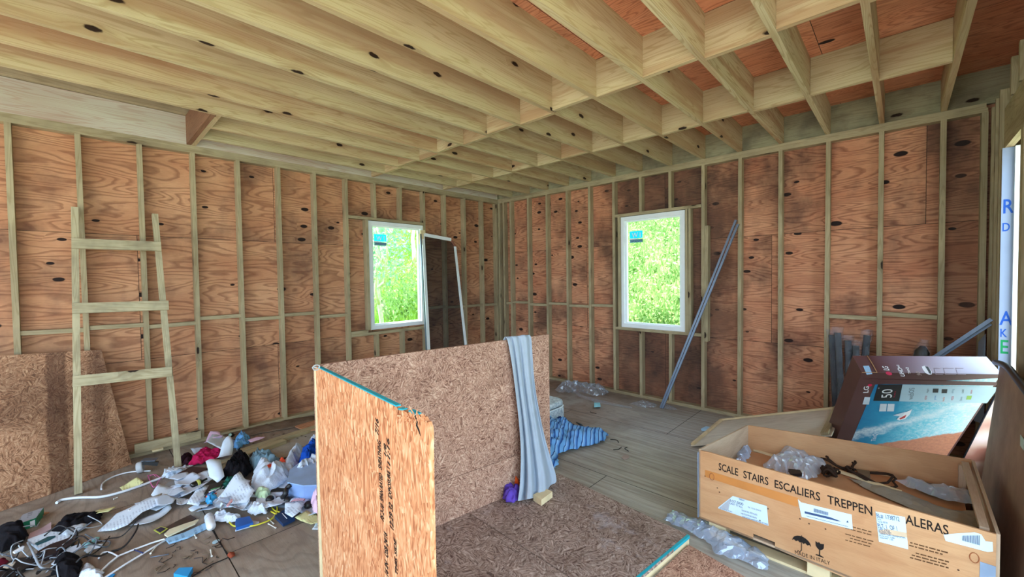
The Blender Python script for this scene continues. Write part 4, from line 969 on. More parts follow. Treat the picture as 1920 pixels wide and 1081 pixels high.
# ---- crate lid
lid = thing('crate_lid', 'pale plywood crate lid edged with battens, one side on the floor, other raised', 'lid', (4.4, -.75, 0))
q = [V((3.862, -1.2, .004)), V((3.857, -.288, .004)), V((4.955, -.288, .385)), V((4.955, -1.2, .385))]; nn = V((-.33, 0, .94)).normalized()
LIDM = plywood('pale_lid_plywood', srgb(224, 216, 198), srgb(208, 198, 178), srgb(176, 162, 140), sheet=(9, 9), knots=.12, stain=.15, staincol=srgb(150, 130, 110), seam=0, ringf=10, ringamt=.25)
MB().prism(q, nn, .009, u=(1, 0, .35)).build('plywood_panel', LIDM, lid)
ln = lambda k: q[k] + nn * .02
MB().board(ln(0) + V((.02, 0, .006)), ln(1) + V((.02, 0, .006)), (1, 0, .33), .03, .022).build('edge_batten', CREAM, lid)
MB().board(ln(1) + V((.03, -.012, .012)), ln(2) - V((0, .012, 0)), (0, 1, 0), .018, .018).build('edge_batten', CREAM, lid)
MB().board(ln(3) - V((.04, 0, .01)), ln(2) - V((.04, 0, .01)), (1, 0, .33), .05, .022).build('end_batten', STUD, lid)
MB().tube([WX(4.0, 1338, 809) if 0 else q[0] + nn * .0105 + V((.08, .28, .026)), q[0] + nn * .0105 + V((.9, .28, .31))], .0015, 4).build('panel_joint', INK, lid)

# ---- brown hardboard sheet along the right wall
HB = NT('hardboard'); HB.fin(HB.mix(HB.ramp(HB.noise(HB.n('TexCoord').outputs['Object'], 2.5, 5, .65), [(.35, 0.), (.7, 1.)]), srgb(140, 106, 86), srgb(178, 140, 114)), .75)
hb = [V((5.722, -1.17, .0)), V((5.722, -2.75, .0)), V((5.816, -2.75, 1.09)), V((5.816, -1.2, 1.09))]
hs = thing('brown_board', 'plain brown board leaning along the right wall beside the crate', 'board', (5.72, -2.4, 0))
MB().prism(hb, (1, 0, -.09), .012, u=(0, -1, 0)).build('board_sheet', HB.m, hs)
c = PL(hb[0], (1, 0, -.086), 1917, 828); MB().prism([c + V((-.002, dy, dz)) for dy, dz in ((-.05, -.028), (.03, -.028), (.03, .028), (-.05, .028))], (-1, 0, .086), .001).build('small_label', plain((176, 190, 176), .6), hs)
tag(tubeo('black_cable', [(5.80, -1.17, 1.085), (5.806, -1.5, 1.115), (5.80, -1.9, 1.105), (5.79, -2.4, 1.09), (5.80, -2.7, 1.08)], .018, BLACK), 'thick black cable lying along the top edge of the brown board', 'cable')

# ---- metal channels
def channel(mb, a, b, w, up):
    a = V(a); b = V(b); d = (b - a).normalized(); u = V(up); u = (u - d * u.dot(d)).normalized(); n = d.cross(u)
    mb.board(a, b, u, w, .0015); mb.board(a + u * w / 2 + n * .008, b + u * w / 2 + n * .008, n, .016, .0015); mb.board(a - u * w / 2 + n * .008, b - u * w / 2 + n * .008, n, .016, .0015)
cs = thing('metal_channel', 'pair of long galvanised steel channels leaning on the back wall right of the window', 'metal channel', (3.16, -.26, 0))
m = MB(); channel(m, (3.14, -.26, .005), (3.945, -.03, 2.31), .022, (1, 0, 0)); m.build('steel_channel', METAL, cs)
m = MB(); channel(m, (3.168, -.265, .005), (3.969, -.035, 2.26), .022, (1, 0, 0)); m.build('steel_channel', METAL, cs)
A = V((5.845, -.53, 1.318)); B = WY(-.42, 1735, 680); B2 = B + (B - A) * .5
m = MB(); channel(m, A, B2, .024, (0, 0, 1)); o = m.build('metal_channel', METAL, None); tag(o, 'steel channel slanting down from the right wall behind the television carton', 'metal channel')
m = MB(); channel(m, A + V((0, .05, -.04)), B2 + V((0, .05, -.03)), .024, (0, 0, 1)); tag(m.build('metal_channel', METAL, None), 'second steel channel just behind the slanting one at the right wall', 'metal channel')
bl = [WX(5.83, 1849, 625), WX(5.83, 1856, 690)]
tag(MB().prism([V((5.79, -.25, .45)), V((5.84, -.30, .45)), V((5.84, -.30, 1.18)), V((5.81, -.22, 1.1))], (0, 1, 0), .01).build('grey_strip', plain((120, 132, 150), .4, .5), None), 'narrow blue grey strip standing in the right rear corner', 'strip')

# ---- black parts wrapped in film, standing at the back wall
def wrapped(x, y, h, lx, ly, k, lab, grp='black wrapped parts against the back wall'):
    t = thing('wrapped_bundle', lab, 'bundle', (x, y, 0), grp)
    m = MB(); m.board((x, y, .0), (x + lx, y + ly, h), (1, .2, 0), .05, .04); m.build('black_bar', BLACK, t)
    m = MB(); rows = []
    for i in range(22):
        f = i / 21; c = V((x + lx * f, y + ly * f, h * f * 1.05)); r = .034 + (.012 * f if f > .9 else 0) + .006 * math.sin(i * 2.1 + k)
        rows.append([c + V((math.cos(a) * r * (1 + .22 * mnoise.noise(V((i * .9, a * 2, k)))), math.sin(a) * r * (1 + .22 * mnoise.noise(V((i * .9, a * 2, k + 5)))), 0)) for a in [2 * math.pi * q / 12 for q in range(12)]])
    m.grid([r[::-1] for r in rows], None, 0, False, True); m.build('film_wrap', FILM, t); return t
def filmmat():
    t = NT('glossy_film'); t.t.nodes.remove(t.b); tr = t.n('BsdfTransparent', Color=(.93, .95, 1, 1)); gl = t.n('BsdfGlossy', Roughness=.18, Color=(.9, .94, 1, 1)); mx = t.t.nodes.new('ShaderNodeMixShader')
    bp = t.n('Bump', Height=t.noise(t.n('TexCoord').outputs['Object'], 26, 4, .7), Strength=.9, Distance=.02); t.put(gl.inputs['Normal'], bp.outputs[0])
    t.put(mx.inputs[0], t.math('MULTIPLY_ADD', t.n('LayerWeight', Blend=.5).outputs['Facing'], .14, .06)); t.put(mx.inputs[1], tr); t.put(mx.inputs[2], gl); t.put(t.out.inputs[0], mx); return t.m
FILM = filmmat()
for k, (x, y, h, lx, ly, lab) in enumerate([(4.90, -.16, 1.06, -.06, .08, 'leftmost bar of the black film-wrapped bars by the back wall'), (4.95, -.22, 1.09, -.06, .10, 'second film-wrapped black bar from the left, topped by ruffled film'), (5.00, -.20, 1.02, -.03, .08, 'middle film-wrapped black bar by the back wall, slightly shorter'), (5.06, -.24, .98, -.03, .10, 'short film-wrapped black bar right of the middle one'), (5.04, -.14, 1.08, .07, .06, 'film-wrapped black bar leaning right, beside the stud'), (4.97, -.12, .94, .02, .05, 'shortest film-wrapped black bar, behind the middle ones')]): wrapped(x, y, h, lx, ly, k, lab)
x = 5.44
t = thing('wrapped_bundle', 'dark rounded film-wrapped bundle leaning on the stud behind the television carton', 'bundle', (5.36, -.16, 0))
m = MB(); lathe(m, [(0, .03), (.1, .055), (.8, .06), (.98, .05), (1.03, .02), (1.035, .0)], (5.36, -.2, 0), (.13, .1, 1), 16); m.build('black_roll', BLACK, t)
m = MB(); lathe(m, [(0, .035), (.1, .062), (.8, .068), (1.0, .058), (1.07, .03), (1.09, .034)], (5.36, -.2, 0), (.13, .1, 1), 14); m.build('film_wrap', FILM, t)

# ---- window screen leaning between the windows
scn = thing('window_screen', 'tall white framed insect screen leaning on the left wall by the window', 'screen', (.5, -1.3, 0))
T0, T1 = V((.06, -1.66, 2.36)), V((.06, -1.09, 2.30)); 
SN = V((2.36, 0, .38)).normalized()
b0 = PL(T0, SN, 816, 830); b1 = PL(T0, SN, 889, 800)
def dn(p, q):   # extend to the floor
    d = q - p; return p + d * ((p.z) / (p.z - q.z))
l1 = PL(T0, SN, 804, 655); r1 = PL(T0, SN, 873, 645); r0 = PL(T0, SN, 853, 462)
B0 = dn(T0, l1); B1 = dn(r0, r1)
MB().board(T0, B0, (0, 1, 0), .045, .014).build('frame_side', WHITEV, scn); MB().board(T0 + V((.012, -.05, 0)), B0 + V((.012, -.05, 0)), (0, 1, 0), .018, .014).build('frame_side', METAL, scn)
MB().board(r0, B1, (0, 1, 0), .042, .014).build('frame_side', WHITEV, scn)
MB().board(T0 + V((.005, -.01, -.01)), T1 + V((.005, -.04, 0)), (0, 0, 1), .05, .014).build('frame_rail', WHITEV, scn)
MB().board(B0 + V((0, 0, .03)), B1 + V((0, 0, .03)), (0, 0, 1), .045, .014).build('frame_rail', WHITEV, scn)
MS = NT('insect_mesh'); MS.fin(srgb(30, 30, 36), .6); _t = MS.n('BsdfTransparent', Color=(1, 1, 1, 1)); _m = MS.t.nodes.new('ShaderNodeMixShader'); MS.put(_m.inputs[0], .62); MS.put(_m.inputs[1], _t); MS.put(_m.inputs[2], MS.b); MS.put(MS.out.inputs[0], _m)
MB().quadface([T0 + V((.004, 0, -.03)), B0, B1, r0 + V((0, .0, 0)), T1 + V((0, -.04, -.03))]).build('mesh', MS.m, scn)
MB().board(T0 + V((.02, -.06, .02)), T0 + V((.02, .02, .03)), (0, 0, 1), .05, .02).build('corner_block', CREAM, scn)
MB().board(T1 + V((0, -.03, -.01)), r0 + V((0, .01, 0)), (0, 1, 0), .03, .012).build('corner_piece', plain((150, 96, 78), .8), scn)
tag(MB().prism([V((.05, -1.73, 2.36)), V((.05, -1.66, 2.36)), V((.05, -1.66, 2.20)), V((.05, -1.73, 2.20))], (1, 0, 0), .03).build('wood_offcut', CREAM, None, None), 'small pale wood offcut wedged at the top of the screen beside the window', 'block')

# ---- home-made ladder
lad = thing('wooden_ladder', 'rough homemade wooden ladder with three rungs leaning on the left wall', 'ladder', (.57, -5.0, 0))
LW = lumber('ladder_wood', srgb(196, 184, 150), srgb(164, 148, 112), srgb(118, 100, 72), 1.0, stain=.45)
s1t, s1b = V((.045, -5.288, 2.35)), V((.575, -5.338, 0)); s2t, s2b = V((.045, -4.752, 2.345)), V((.575, -4.712, 0))
for a, b in ((s1t, s1b), (s2t, s2b)): MB().board(b + V((0, 0, .004)), a, (0, 1, 0), .045, .05).build('rail', LW, lad)
LN = V((2.35, 0, .53)).normalized(); fr0 = s1t + LN * .026
for (a, b) in (((134, 456), (302, 462)), ((135, 578), (316, 572)), ((136, 715), (322, 696))):
    A = PL(fr0 + LN * .012, LN, *a); B = PL(fr0 + LN * .012, LN, *b); MB().board(A, B, (-.22, 0, 1), .088, .024).build('rung', LW, lad)

# ---- OSB sheet leaning at the far left
ol = [V((.17, -5.0, .0)), V((.42, -5.5, .0)), V((.80, -6.6, .0)), V((.09, -6.6, 1.16)), V((.045, -5.45, 1.10)), V((.045, -5.16, 1.075))]
mm = MB(); 
N1, N2 = 12, 8; lo = lambda f: ol[0] + (ol[1] - ol[0]) * (f / .33) if f < .33 else ol[1] + (ol[2] - ol[1]) * ((f - .33) / .67); hi = lambda f: ol[5] + (ol[3] - ol[5]) * f
rows = [[lo(i / N1).lerp(hi(i / N1), j / N2) for i in range(N1 + 1)] for j in range(N2 + 1)]
uvs = [[(-(p.y), p.z) for p in r] for r in rows]; mm.grid(rows, uvs, 0, False)
o = mm.build('leaning_osb_sheet', OSBL, None); solid(o, .012, 0); tag(o, 'dark banded OSB sheet leaning low on the left wall behind the ladder', 'board')

# ---- timber on the floor by the left wall
def lum(name, lab, a, b, w, t, mt=STUD, up=(0, 0, 1), cat='board', group=None): return tag(MB().board(a, b, up, w, t).build(name, mt, None), lab, cat, group)
lum('lumber_offcut', 'short pale board on edge at the foot of the left wall behind the ladder', (.045, -4.965, .098), (.045, -4.455, .092), .088, .036)
tag(MB().box(.01, .09, -4.84, -4.76, .038, .053).build('wood_block', CREAM, None), 'tiny wood block propping the short board at the left wall', 'block')
a = FL(392, 878, .02); b = FL(532, 826, .02); lum('lumber_board', 'pale board among the litter, nearer of the two long boards', a, b, .088, .038, STUD, (0, 0, 1) if 0 else (-.6, .6, 0))
a = FL(448, 848, .02); b = FL(640, 786, .02); lum('lumber_board', 'long pale board farther back, running towards the corner', a, b, .088, .038, STUD, (-.6, .6, 0))
a = FL(398, 893, .05); b = FL(448, 868, .05); lum('lumber_offcut', 'thick stub of timber under papers beside the red cloth', a, b, .088, .06, STUD, (-.6, .6, 0))
tag(MB().prism(F([(553, 800), (590, 789), (640, 786), (640, 800), (590, 807), (572, 808)], .02), (0, 0, 1), .012, uo=(3, 3)).build('plywood_scrap', PLYA, None), 'flat plywood scrap near the left wall beyond the boards', 'plywood')

# ---- mattress, duvet, plastic at the back
MT = NT('mattress_ticking'); _o = MT.n('TexCoord').outputs['Object']; _w = MT.noise(_o, 16, 3, .6, 1.5)
MT.fin(MT.mix(MT.ramp(_w, [(.45, 0.), (.52, 1.), (.6, 0.)]), srgb(214, 222, 224), srgb(150, 166, 180)), .8); MT.bump(_w, .6, .02)
mx = thing('mattress', 'quilted white mattress lying on the floor behind the OSB guard wall', 'mattress', (1.7, -1.8, 0))
def rbox(x0, x1, y0, y1, z0, z1, r, n=6):
    P = []; zs = [(z0 + r * (1 - math.cos(a)), r * (1 - math.sin(a))) for a in [math.pi / 2 * k / n for k in range(n + 1)]]; zs += [(z1 - r * (1 - math.cos(a)), r * (1 - math.sin(a))) for a in [math.pi / 2 * k / n for k in range(n, -1, -1)]]
    m = MB(); cr_ = .12
    for z, ins in zs:
        row = []
        for cx, cy, a0 in ((x1 - cr_, y1 - cr_, 0), (x0 + cr_, y1 - cr_, 90), (x0 + cr_, y0 + cr_, 180), (x1 - cr_, y0 + cr_, 270)):
            for k in range(7):
                a = R_(a0 + 15 * k); row.append((cx + math.cos(a) * (cr_ - ins), cy + math.sin(a) * (cr_ - ins), z))
        P.append(row)
    m.grid(P, None, 0, True, True); m.quadface([V(p) for p in P[-1]]); return m
rbox(.75, 2.49, -2.3, -1.34, .004, .16, .03).build('mattress_body', MT.m, mx); rbox(.75, 2.48, -2.29, -1.35, .17, .235, .028).build('pillow_top', MT.m, mx)
MB().tube(spline([V((.9, -1.345, .165)), V((2.2, -1.345, .165)), V((2.38, -1.35, .165)), V((2.45, -1.385, .165)), V((2.482, -1.46, .165)), V((2.485, -1.6, .165)), V((2.485, -2.15, .165))], 5), .008, 6).build('piping', plain((226, 236, 240), .7), mx)
STR = NT('striped_duvet'); _x, _y, _z = STR.sep(STR.uv()); _s = STR.math('FRACT', STR.math('MULTIPLY', STR.math('ADD', _x, STR.math('MULTIPLY', STR.noise(STR.uv(), 6, 2), .05)), 13))
STR.fin(STR.ramp(_s, [(0, srgb(112, 168, 222)), (.38, srgb(112, 168, 222)), (.42, srgb(40, 70, 130)), (.48, srgb(40, 70, 130)), (.52, srgb(150, 196, 236)), (.8, srgb(84, 140, 206)), (.9, srgb(40, 76, 140))]), .85)
softpx('striped_duvet', 'blue striped duvet heaped on the floor right of the OSB guard wall', 'bedding', [(1000, 800), (1030, 792), (1052, 795), (1075, 800), (1085, 808), (1110, 811), (1141, 817), (1133, 830), (1112, 837), (1085, 842), (1062, 850), (1045, 856), (1047, 876), (1040, 882), (1028, 872), (1000, 850)], STR.m, .13, .004, seed=3, ang=.5, freq=5)
softpx('dark_blue_cloth', 'dark navy cloth edge behind the striped duvet', 'cloth', [(1036, 790), (1052, 788), (1072, 796), (1086, 807), (1070, 806), (1045, 800)], plain((36, 56, 100), .9, .1), .07, .004, seed=8)
softpx('turquoise_cloth', 'turquoise cloth tucked against the mattress', 'cloth', [(1020, 793), (1034, 784), (1049, 787), (1046, 794), (1030, 797)], plain((70, 206, 196), .85, .1), .06, .004, seed=9)
bag('plastic_wrap', 'crumpled clear plastic wrap heap near the back wall', 'plastic', [(1040, 734), (1052, 727), (1068, 724), (1086, 727), (1110, 731), (1134, 733), (1142, 738), (1130, 744), (1110, 743), (1090, 738), (1066, 738), (1046, 738)], .004, PFILM, .14, 41, 9)
bag('plastic_strip', 'long flat strip of clear film trailing from the plastic heap', 'plastic', [(1064, 722), (1068, 722), (1092, 741), (1125, 750), (1185, 763), (1183, 766), (1120, 755), (1085, 744)], .004, PFILM, .02, 42, 9)
bag('plastic_sheet', 'flat piece of clear film on the floor left of the leaning channels', 'plastic', [(1181, 757), (1205, 751), (1232, 759), (1228, 764), (1205, 764)], .004, PFILM, .03, 43, 9)
TQ = plain((150, 216, 226), .6, .3)
tag(MB().prism(F([(1114, 756), (1125, 756), (1126, 762), (1114, 763)], .02), (0, 0, 1), .012).build('small_card', TQ, None), 'small pale turquoise card alone on the open floor', 'card')
tag(MB().prism(F([(1314, 804), (1324, 799), (1336, 801), (1333, 808), (1316, 808)], .004), (0, 0, 1), .004).build('small_card', plain((170, 210, 236), .6, .3), None), 'pale blue slip on the floor beside the crate lid', 'card')
tag(MB().tube([FL(1081, 791, .008), FL(1088, 795, .008), FL(1093, 797, .008)], [.004, .01, .004], 6).build('pocket_comb', plain((70, 84, 90), .4, .5), None), 'small dark pen like object on the floor above the striped duvet', 'pen')
tag(MB().prism(F([(1165, 858), (1170, 853), (1178, 854), (1180, 858), (1171, 861)], .004), (0, 0, 1), .006).build('leaf_scrap', plain((170, 150, 140), .8), None), 'small curled scrap alone on the open floor', 'scrap')
bag('plastic_shred', 'little shred of plastic at the foot of the leaning channels', 'plastic', [(1243, 765), (1250, 760), (1262, 764), (1270, 768), (1256, 769)], .004, PFILM, .03, 44, 9)
for k, (x, y) in enumerate(((1176, 838), (1160, 829), (1150, 842), (1107, 771))):
    c = FL(x, y, .004); a = random.uniform(0, 6)
    tag(MB().tube(spline([c, c + V((math.cos(a), math.sin(a), .1)) * .05, c + V((math.cos(a + .6), math.sin(a + .6), .03)) * .1], 4), .0035, 5).build('twig', INK, None), 'tiny dark twig on the open floor near the striped duvet', 'twig', 'twigs on the open floor')
# ================================================================ LITTER ON THE LEFT
PW = plain((214, 226, 240), .75, .2, 'paper_white', vary=.04); PW2 = plain((196, 206, 222), .75, .2, 'paper_grey', vary=.05)
PYEL = plain((222, 220, 160), .75, .2, 'paper_yellow'); PPINK = plain((226, 190, 214), .75, .2, 'paper_pink')
def printed(name, base, ink, sc=60):
    t = NT(name); o = t.n('TexCoord').outputs['Object']; x, y, z = t.sep(o)
    ln = t.math('LESS_THAN', t.math('FRACT', t.math('MULTIPLY', y, sc)), .45); wd = t.ramp(t.noise(t.comb(t.math('MULTIPLY', x, 70), t.math('FLOOR', t.math('MULTIPLY', y, sc))), 1, 1), [(.45, 0.), (.5, 1.)])
    bl = t.ramp(t.noise(o, 14, 1), [(.45, 0.), (.5, 1.)])
    return t.fin(t.mix(t.math('MULTIPLY', t.math('MULTIPLY', ln, wd), t.math('MULTIPLY', bl, .45)), srgb(*base), srgb(*ink)), .75)
PPRT = printed('printed_paper', (214, 226, 240), (120, 130, 160)); PPRT2 = printed('printed_yellow_paper', (222, 220, 160), (150, 150, 110))
CLW = plain((206, 216, 230), .95, .1, 'white_cotton', vary=.05, bump=.4, bs=160); BLKC = plain((26, 24, 28), .95, .1, 'black_cloth', bump=.3, bs=120)
def px_tube(name, lab, cat, pxs, r, mat, z=.012, sp=5, group=None, closed=False, n=7):
    pts = [FL(p[0], p[1], p[2] if len(p) > 2 else z) for p in pxs]
    return tag(tubeo(name, pts, r, mat, sp=sp, closed=closed, n=n), lab, cat, group)
def slab(name, lab, cat, pxs, t, mat, z=.004, group=None): return tag(MB().prism(F(pxs, z), (0, 0, 1), t).build(name, mat, None), lab, cat, group)

# papers lying directly on the floor first
paper('paper_sheet', 'long pale printed sheet reaching furthest left over the bare floor', 'paper', [(182, 996), (205, 978), (218, 966), (245, 958), (275, 946), (305, 938), (298, 962), (268, 972), (240, 992), (216, 998)], PPRT, .006, 1, ang=.3)
paper('paper_sheet', 'pale sheet with a rounded lower edge beside the long printed one', 'paper', [(242, 986), (262, 974), (298, 962), (318, 948), (322, 955), (300, 972), (286, 983), (270, 987)], PW, .010, 2)
paper('paper_sheet', 'upper left pale sheet under the white hanger', 'paper', [(252, 945), (290, 930), (322, 920), (345, 925), (330, 942), (296, 948), (262, 953)], PW2, .012, 3)
paper('paper_sheet', 'folded pale sheet with a pointed top edge by the grey card', 'paper', [(283, 932), (297, 916), (318, 917), (346, 912), (360, 925), (335, 935), (310, 938)], PW, .02, 4)
slab('grey_card', 'dull grey cardboard strip left of the brown folder', 'cardboard', [(293, 921), (318, 903), (340, 894), (380, 896), (372, 904), (345, 910), (318, 914)], .004, plain((150, 144, 140), .8), .014)
slab('brown_folder', 'dark brown folder lying open on the papers', 'folder', [(333, 889), (360, 877), (391, 879), (372, 893)], .012, plain((62, 44, 44), .6), .03)
paper('yellow_note', 'pale yellow note near the ladder foot', 'paper', [(224, 913), (258, 902), (270, 909), (252, 914), (230, 920)], PPRT2, .006, 5)
paper('yellow_note', 'pale yellow sheet beside the black garment', 'paper', [(158, 968), (187, 954), (218, 956), (203, 966), (180, 969)], PYEL, .02, 6)
paper('yellow_note', 'yellow green lined sheet beside the OSB front sheet', 'paper', [(553, 973), (575, 961), (606, 967), (606, 980), (583, 986), (570, 978)], PPRT2, .02, 7)
paper('paper_sheet', 'pale folded sheet in the middle of the litter, edges curled', 'paper', [(353, 955), (368, 947), (400, 944), (396, 956), (388, 966), (372, 967)], PW, .03, 8, h=.02)
paper('paper_sheet', 'pale printed sheet tilted over the black pen case', 'paper', [(358, 935), (370, 916), (392, 912), (386, 932), (372, 948), (350, 948)], PPRT, .05, 9, h=.02)
paper('paper_sheet', 'large printed sheet standing up in the middle of the heap', 'paper', [(408, 935), (430, 918), (450, 905), (466, 922), (478, 930), (462, 944), (430, 946)], PPRT, .07, 10, h=.03)
paper('paper_sheet', 'white sheet with a pointed tip below the heap middle', 'paper', [(420, 952), (444, 945), (470, 944), (455, 955), (442, 962), (430, 960)], PW, .05, 11, h=.02)
paper('paper_notepad', 'white lined notepad page right of the yellow cord', 'paper', [(534, 941), (571, 945), (564, 963), (548, 972), (534, 962)], PPRT, .05, 12)
paper('paper_sheet', 'small white corner of paper touching the OSB front sheet', 'paper', [(585, 995), (592, 980), (606, 975), (606, 996)], PW, .004, 13)
paper('paper_sheet', 'white curled sheet resting on the timber stub', 'paper', [(386, 882), (402, 872), (414, 880), (421, 898), (408, 905), (393, 900)], PW, .06, 14, h=.05)
paper('paper_sheet', 'broad white sheet at the top of the litter near the boards', 'paper', [(388, 846), (398, 830), (420, 822), (444, 826), (438, 838), (420, 850)], PW, .05, 15, h=.03)
paper('pink_paper', 'pink sheet topmost in the litter near the wall', 'paper', [(382, 833), (395, 822), (413, 819), (418, 824), (400, 830)], PPINK, .08, 16, h=.03)
paper('paper_sheet', 'pale strip of paper on the floor left of the red cloth', 'paper', [(357, 845), (372, 842), (392, 840), (388, 850), (366, 852)], PW2, .03, 17)
paper('pink_paper', 'thin lilac sheet lying across the boards', 'paper', [(465, 826), (480, 820), (499, 818), (490, 823), (470, 829)], PPINK, .07, 18)
paper('paper_sheet', 'white curved card leaning off the red cloth', 'paper', [(405, 862), (418, 846), (430, 836), (438, 844), (434, 854), (420, 860)], PW, .06, 19, h=.04)
slab('cardboard_scrap', 'brown card corner below the leaning OSB sheet at the left', 'cardboard', [(66, 966), (78, 960), (92, 961), (84, 966), (70, 970)], .006, plain((156, 112, 76), .8))
# scattered filler scraps
random.seed(23)
cen = [(300, 948), (330, 935), (345, 945), (365, 925), (388, 940), (405, 925), (380, 905), (350, 915), (420, 940), (450, 935), (465, 955), (480, 940), (500, 950), (520, 955), (560, 955), (575, 945), (420, 895), (440, 905), (455, 915), (520, 895), (540, 915), (570, 905), (585, 895), (340, 905), (430, 930), (400, 960), (330, 920), (310, 955), (495, 960), (470, 925), (325, 893), (560, 925), (592, 915), (585, 960), (445, 955), (515, 940)]
for k, (x, y) in enumerate(cen):
    c = FL(x, y, 0); a = random.uniform(0, 6.28); s = random.uniform(.06, .14); pts = []
    for q in range(5): pts.append(c + V((math.cos(a + q * 1.257) * s * random.uniform(.6, 1.1), math.sin(a + q * 1.257) * s * random.uniform(.5, 1.0), 0)))
    leaf_sheet('paper_scrap', 'white or bluish paper scrap strewn through the litter heap', 'paper', pts, [PW, PW2, PPRT, PW2][k % 4], .012 + .05 * random.random(), 50 + k, .01, group='paper scraps in the litter heap')

# cloths
softpx('red_cloth', 'crumpled crimson cloth at the far side of the litter', 'cloth', [(352, 874), (368, 856), (382, 848), (402, 849), (421, 846), (412, 860), (395, 866), (372, 872)], plain((176, 30, 78), .95, .1), .07, .01, seed=60, freq=12)
softpx('dark_cloth', 'dark maroon cloth left of the crimson cloth', 'cloth', [(338, 862), (352, 856), (366, 858), (358, 872), (345, 874)], plain((44, 22, 30), .95, .1), .06, .01, seed=61)
softpx('crumpled_tissue', 'crumpled whitish tissue at the foot of the ladder', 'tissue', [(305, 893), (312, 884), (322, 878), (336, 880), (350, 876), (352, 884), (335, 893), (315, 898)], PW2, .05, .01, seed=62, freq=22)
softpx('white_shirt', 'big rumpled white shirt on top of the litter by the OSB front sheet', 'clothing', [(474, 902), (478, 886), (490, 877), (508, 880), (525, 890), (536, 872), (545, 856), (560, 846), (571, 851), (566, 870), (553, 890), (535, 908), (512, 924), (490, 936), (476, 930), (472, 916)], CLW, .15, .03, seed=63, ang=.9, freq=6, fold=1.2)
softpx('teal_cloth', 'grey teal crumpled cloth behind the white shirt', 'cloth', [(464, 874), (475, 862), (490, 860), (515, 864), (530, 872), (520, 886), (495, 882), (475, 884)], plain((120, 150, 166), .9, .15), .12, .02, seed=64, freq=16)
softpx('orange_cloth', 'bright orange cloth peeking out of the white shirt', 'cloth', [(492, 896), (505, 889), (520, 886), (530, 874), (538, 878), (530, 890), (516, 900), (500, 900)], plain((236, 88, 56), .8, .2), .12, .05, seed=65, freq=14)
softpx('blue_cloth', 'royal blue cloth beside the OSB front sheet', 'cloth', [(556, 884), (562, 868), (575, 856), (592, 846), (612, 838), (612, 872), (590, 878), (572, 886)], plain((24, 78, 180), .85, .15), .16, .03, seed=66, freq=12)
softpx('white_cloth', 'white cloth lying over the royal blue cloth', 'cloth', [(552, 905), (560, 892), (580, 880), (610, 872), (610, 884), (590, 892), (570, 904)], CLW, .13, .06, seed=67, freq=12)
softpx('white_beanie', 'small white cap on the royal blue cloth', 'cap', [(574, 850), (580, 840), (590, 834), (606, 833), (606, 842), (590, 848), (578, 855)], CLW, .12, .08, seed=68)
softpx('black_garment', 'black garment lying on the bare floor at the left', 'clothing', [(97, 997), (118, 978), (140, 970), (160, 966), (180, 963), (192, 966), (186, 977), (160, 984), (138, 992), (118, 1000)], BLKC, .05, .004, seed=69, ang=.6)
softpx('white_rag', 'narrow white rag below the black garment', 'cloth', [(112, 1005), (130, 992), (148, 984), (161, 983), (160, 992), (142, 1000), (124, 1008)], CLW, .03, .01, seed=70)
softpx('white_sock', 'wrinkled white sock beside the white bottle', 'sock', [(398, 971), (412, 968), (425, 964), (438, 970), (450, 972), (448, 980), (432, 982), (415, 980), (402, 978)], CLW, .055, .005, seed=71, freq=14)
softpx('white_sock', 'second white sock curling towards the yellow cord', 'sock', [(462, 955), (474, 948), (488, 950), (502, 956), (500, 965), (484, 966), (468, 964)], CLW, .06, .01, seed=72, freq=14)
softpx('lime_cloth', 'pale lime green cloth end under the white shirt', 'cloth', [(480, 932), (486, 924), (500, 924), (507, 930), (498, 938), (484, 938)], plain((206, 232, 190), .85, .15), .07, .03, seed=73)
softpx('black_bag', 'black bag at the bottom left edge near the cables', 'bag', [(95, 1084), (108, 1064), (128, 1054), (150, 1053), (154, 1066), (146, 1084), (120, 1092)], BLKC, .08, .004, seed=74)
softpx('black_pouch', 'large black pouch at the left edge of the picture', 'bag', [(-10, 1010), (10, 1003), (50, 996), (52, 1010), (40, 1024), (10, 1036), (-10, 1040)], BLKC, .10, .004, seed=75, freq=5)
softpx('black_straps', 'tangle of black straps and mesh in the upper litter', 'strap', [(418, 886), (430, 876), (438, 864), (452, 862), (468, 868), (474, 884), (460, 898), (440, 902), (424, 902), (414, 906)], BLKC, .11, .02, seed=76, freq=22, fold=1.6)
softpx('face_mask', 'crumpled pale face mask with turquoise side left of the hanger hook', 'mask', [(153, 1026), (156, 1020), (168, 1018), (176, 1010), (188, 1006), (182, 1014), (170, 1026), (160, 1028)], plain((150, 212, 222), .8, .2), .02, .004, seed=77)
softpx('face_mask', 'pale strip shaped mask below the turquoise one', 'mask', [(157, 1034), (166, 1026), (180, 1022), (195, 1021), (192, 1026), (176, 1030), (165, 1038)], PW, .02, .004, seed=78)
softpx('white_cloth', 'white rounded cloth at the bottom edge by the big hanger', 'cloth', [(146, 1090), (153, 1070), (162, 1060), (172, 1059), (180, 1066), (192, 1078), (196, 1092)], CLW, .05, .004, seed=79)
softpx('pink_flower', 'pink lilac fabric flower against the OSB front sheet', 'flower', [(584, 950), (590, 930), (600, 925), (606, 950), (600, 972), (590, 964)], PPINK, .13, .03, seed=80, freq=20)
softpx('blue_wrapper', 'small glossy blue plastic wrapper near the boards', 'wrapper', [(438, 842), (443, 826), (455, 819), (468, 824), (468, 834), (455, 838), (444, 846)], plain((96, 160, 216), .3, .6), .10, .03, seed=81, freq=24)
softpx('blue_wrapper', 'blue and yellow crisp wrapper in the middle of the litter', 'wrapper', [(384, 942), (390, 936), (402, 932), (410, 938), (400, 946), (390, 948)], plain((40, 150, 206), .3, .6), .05, .04, seed=82, freq=24)
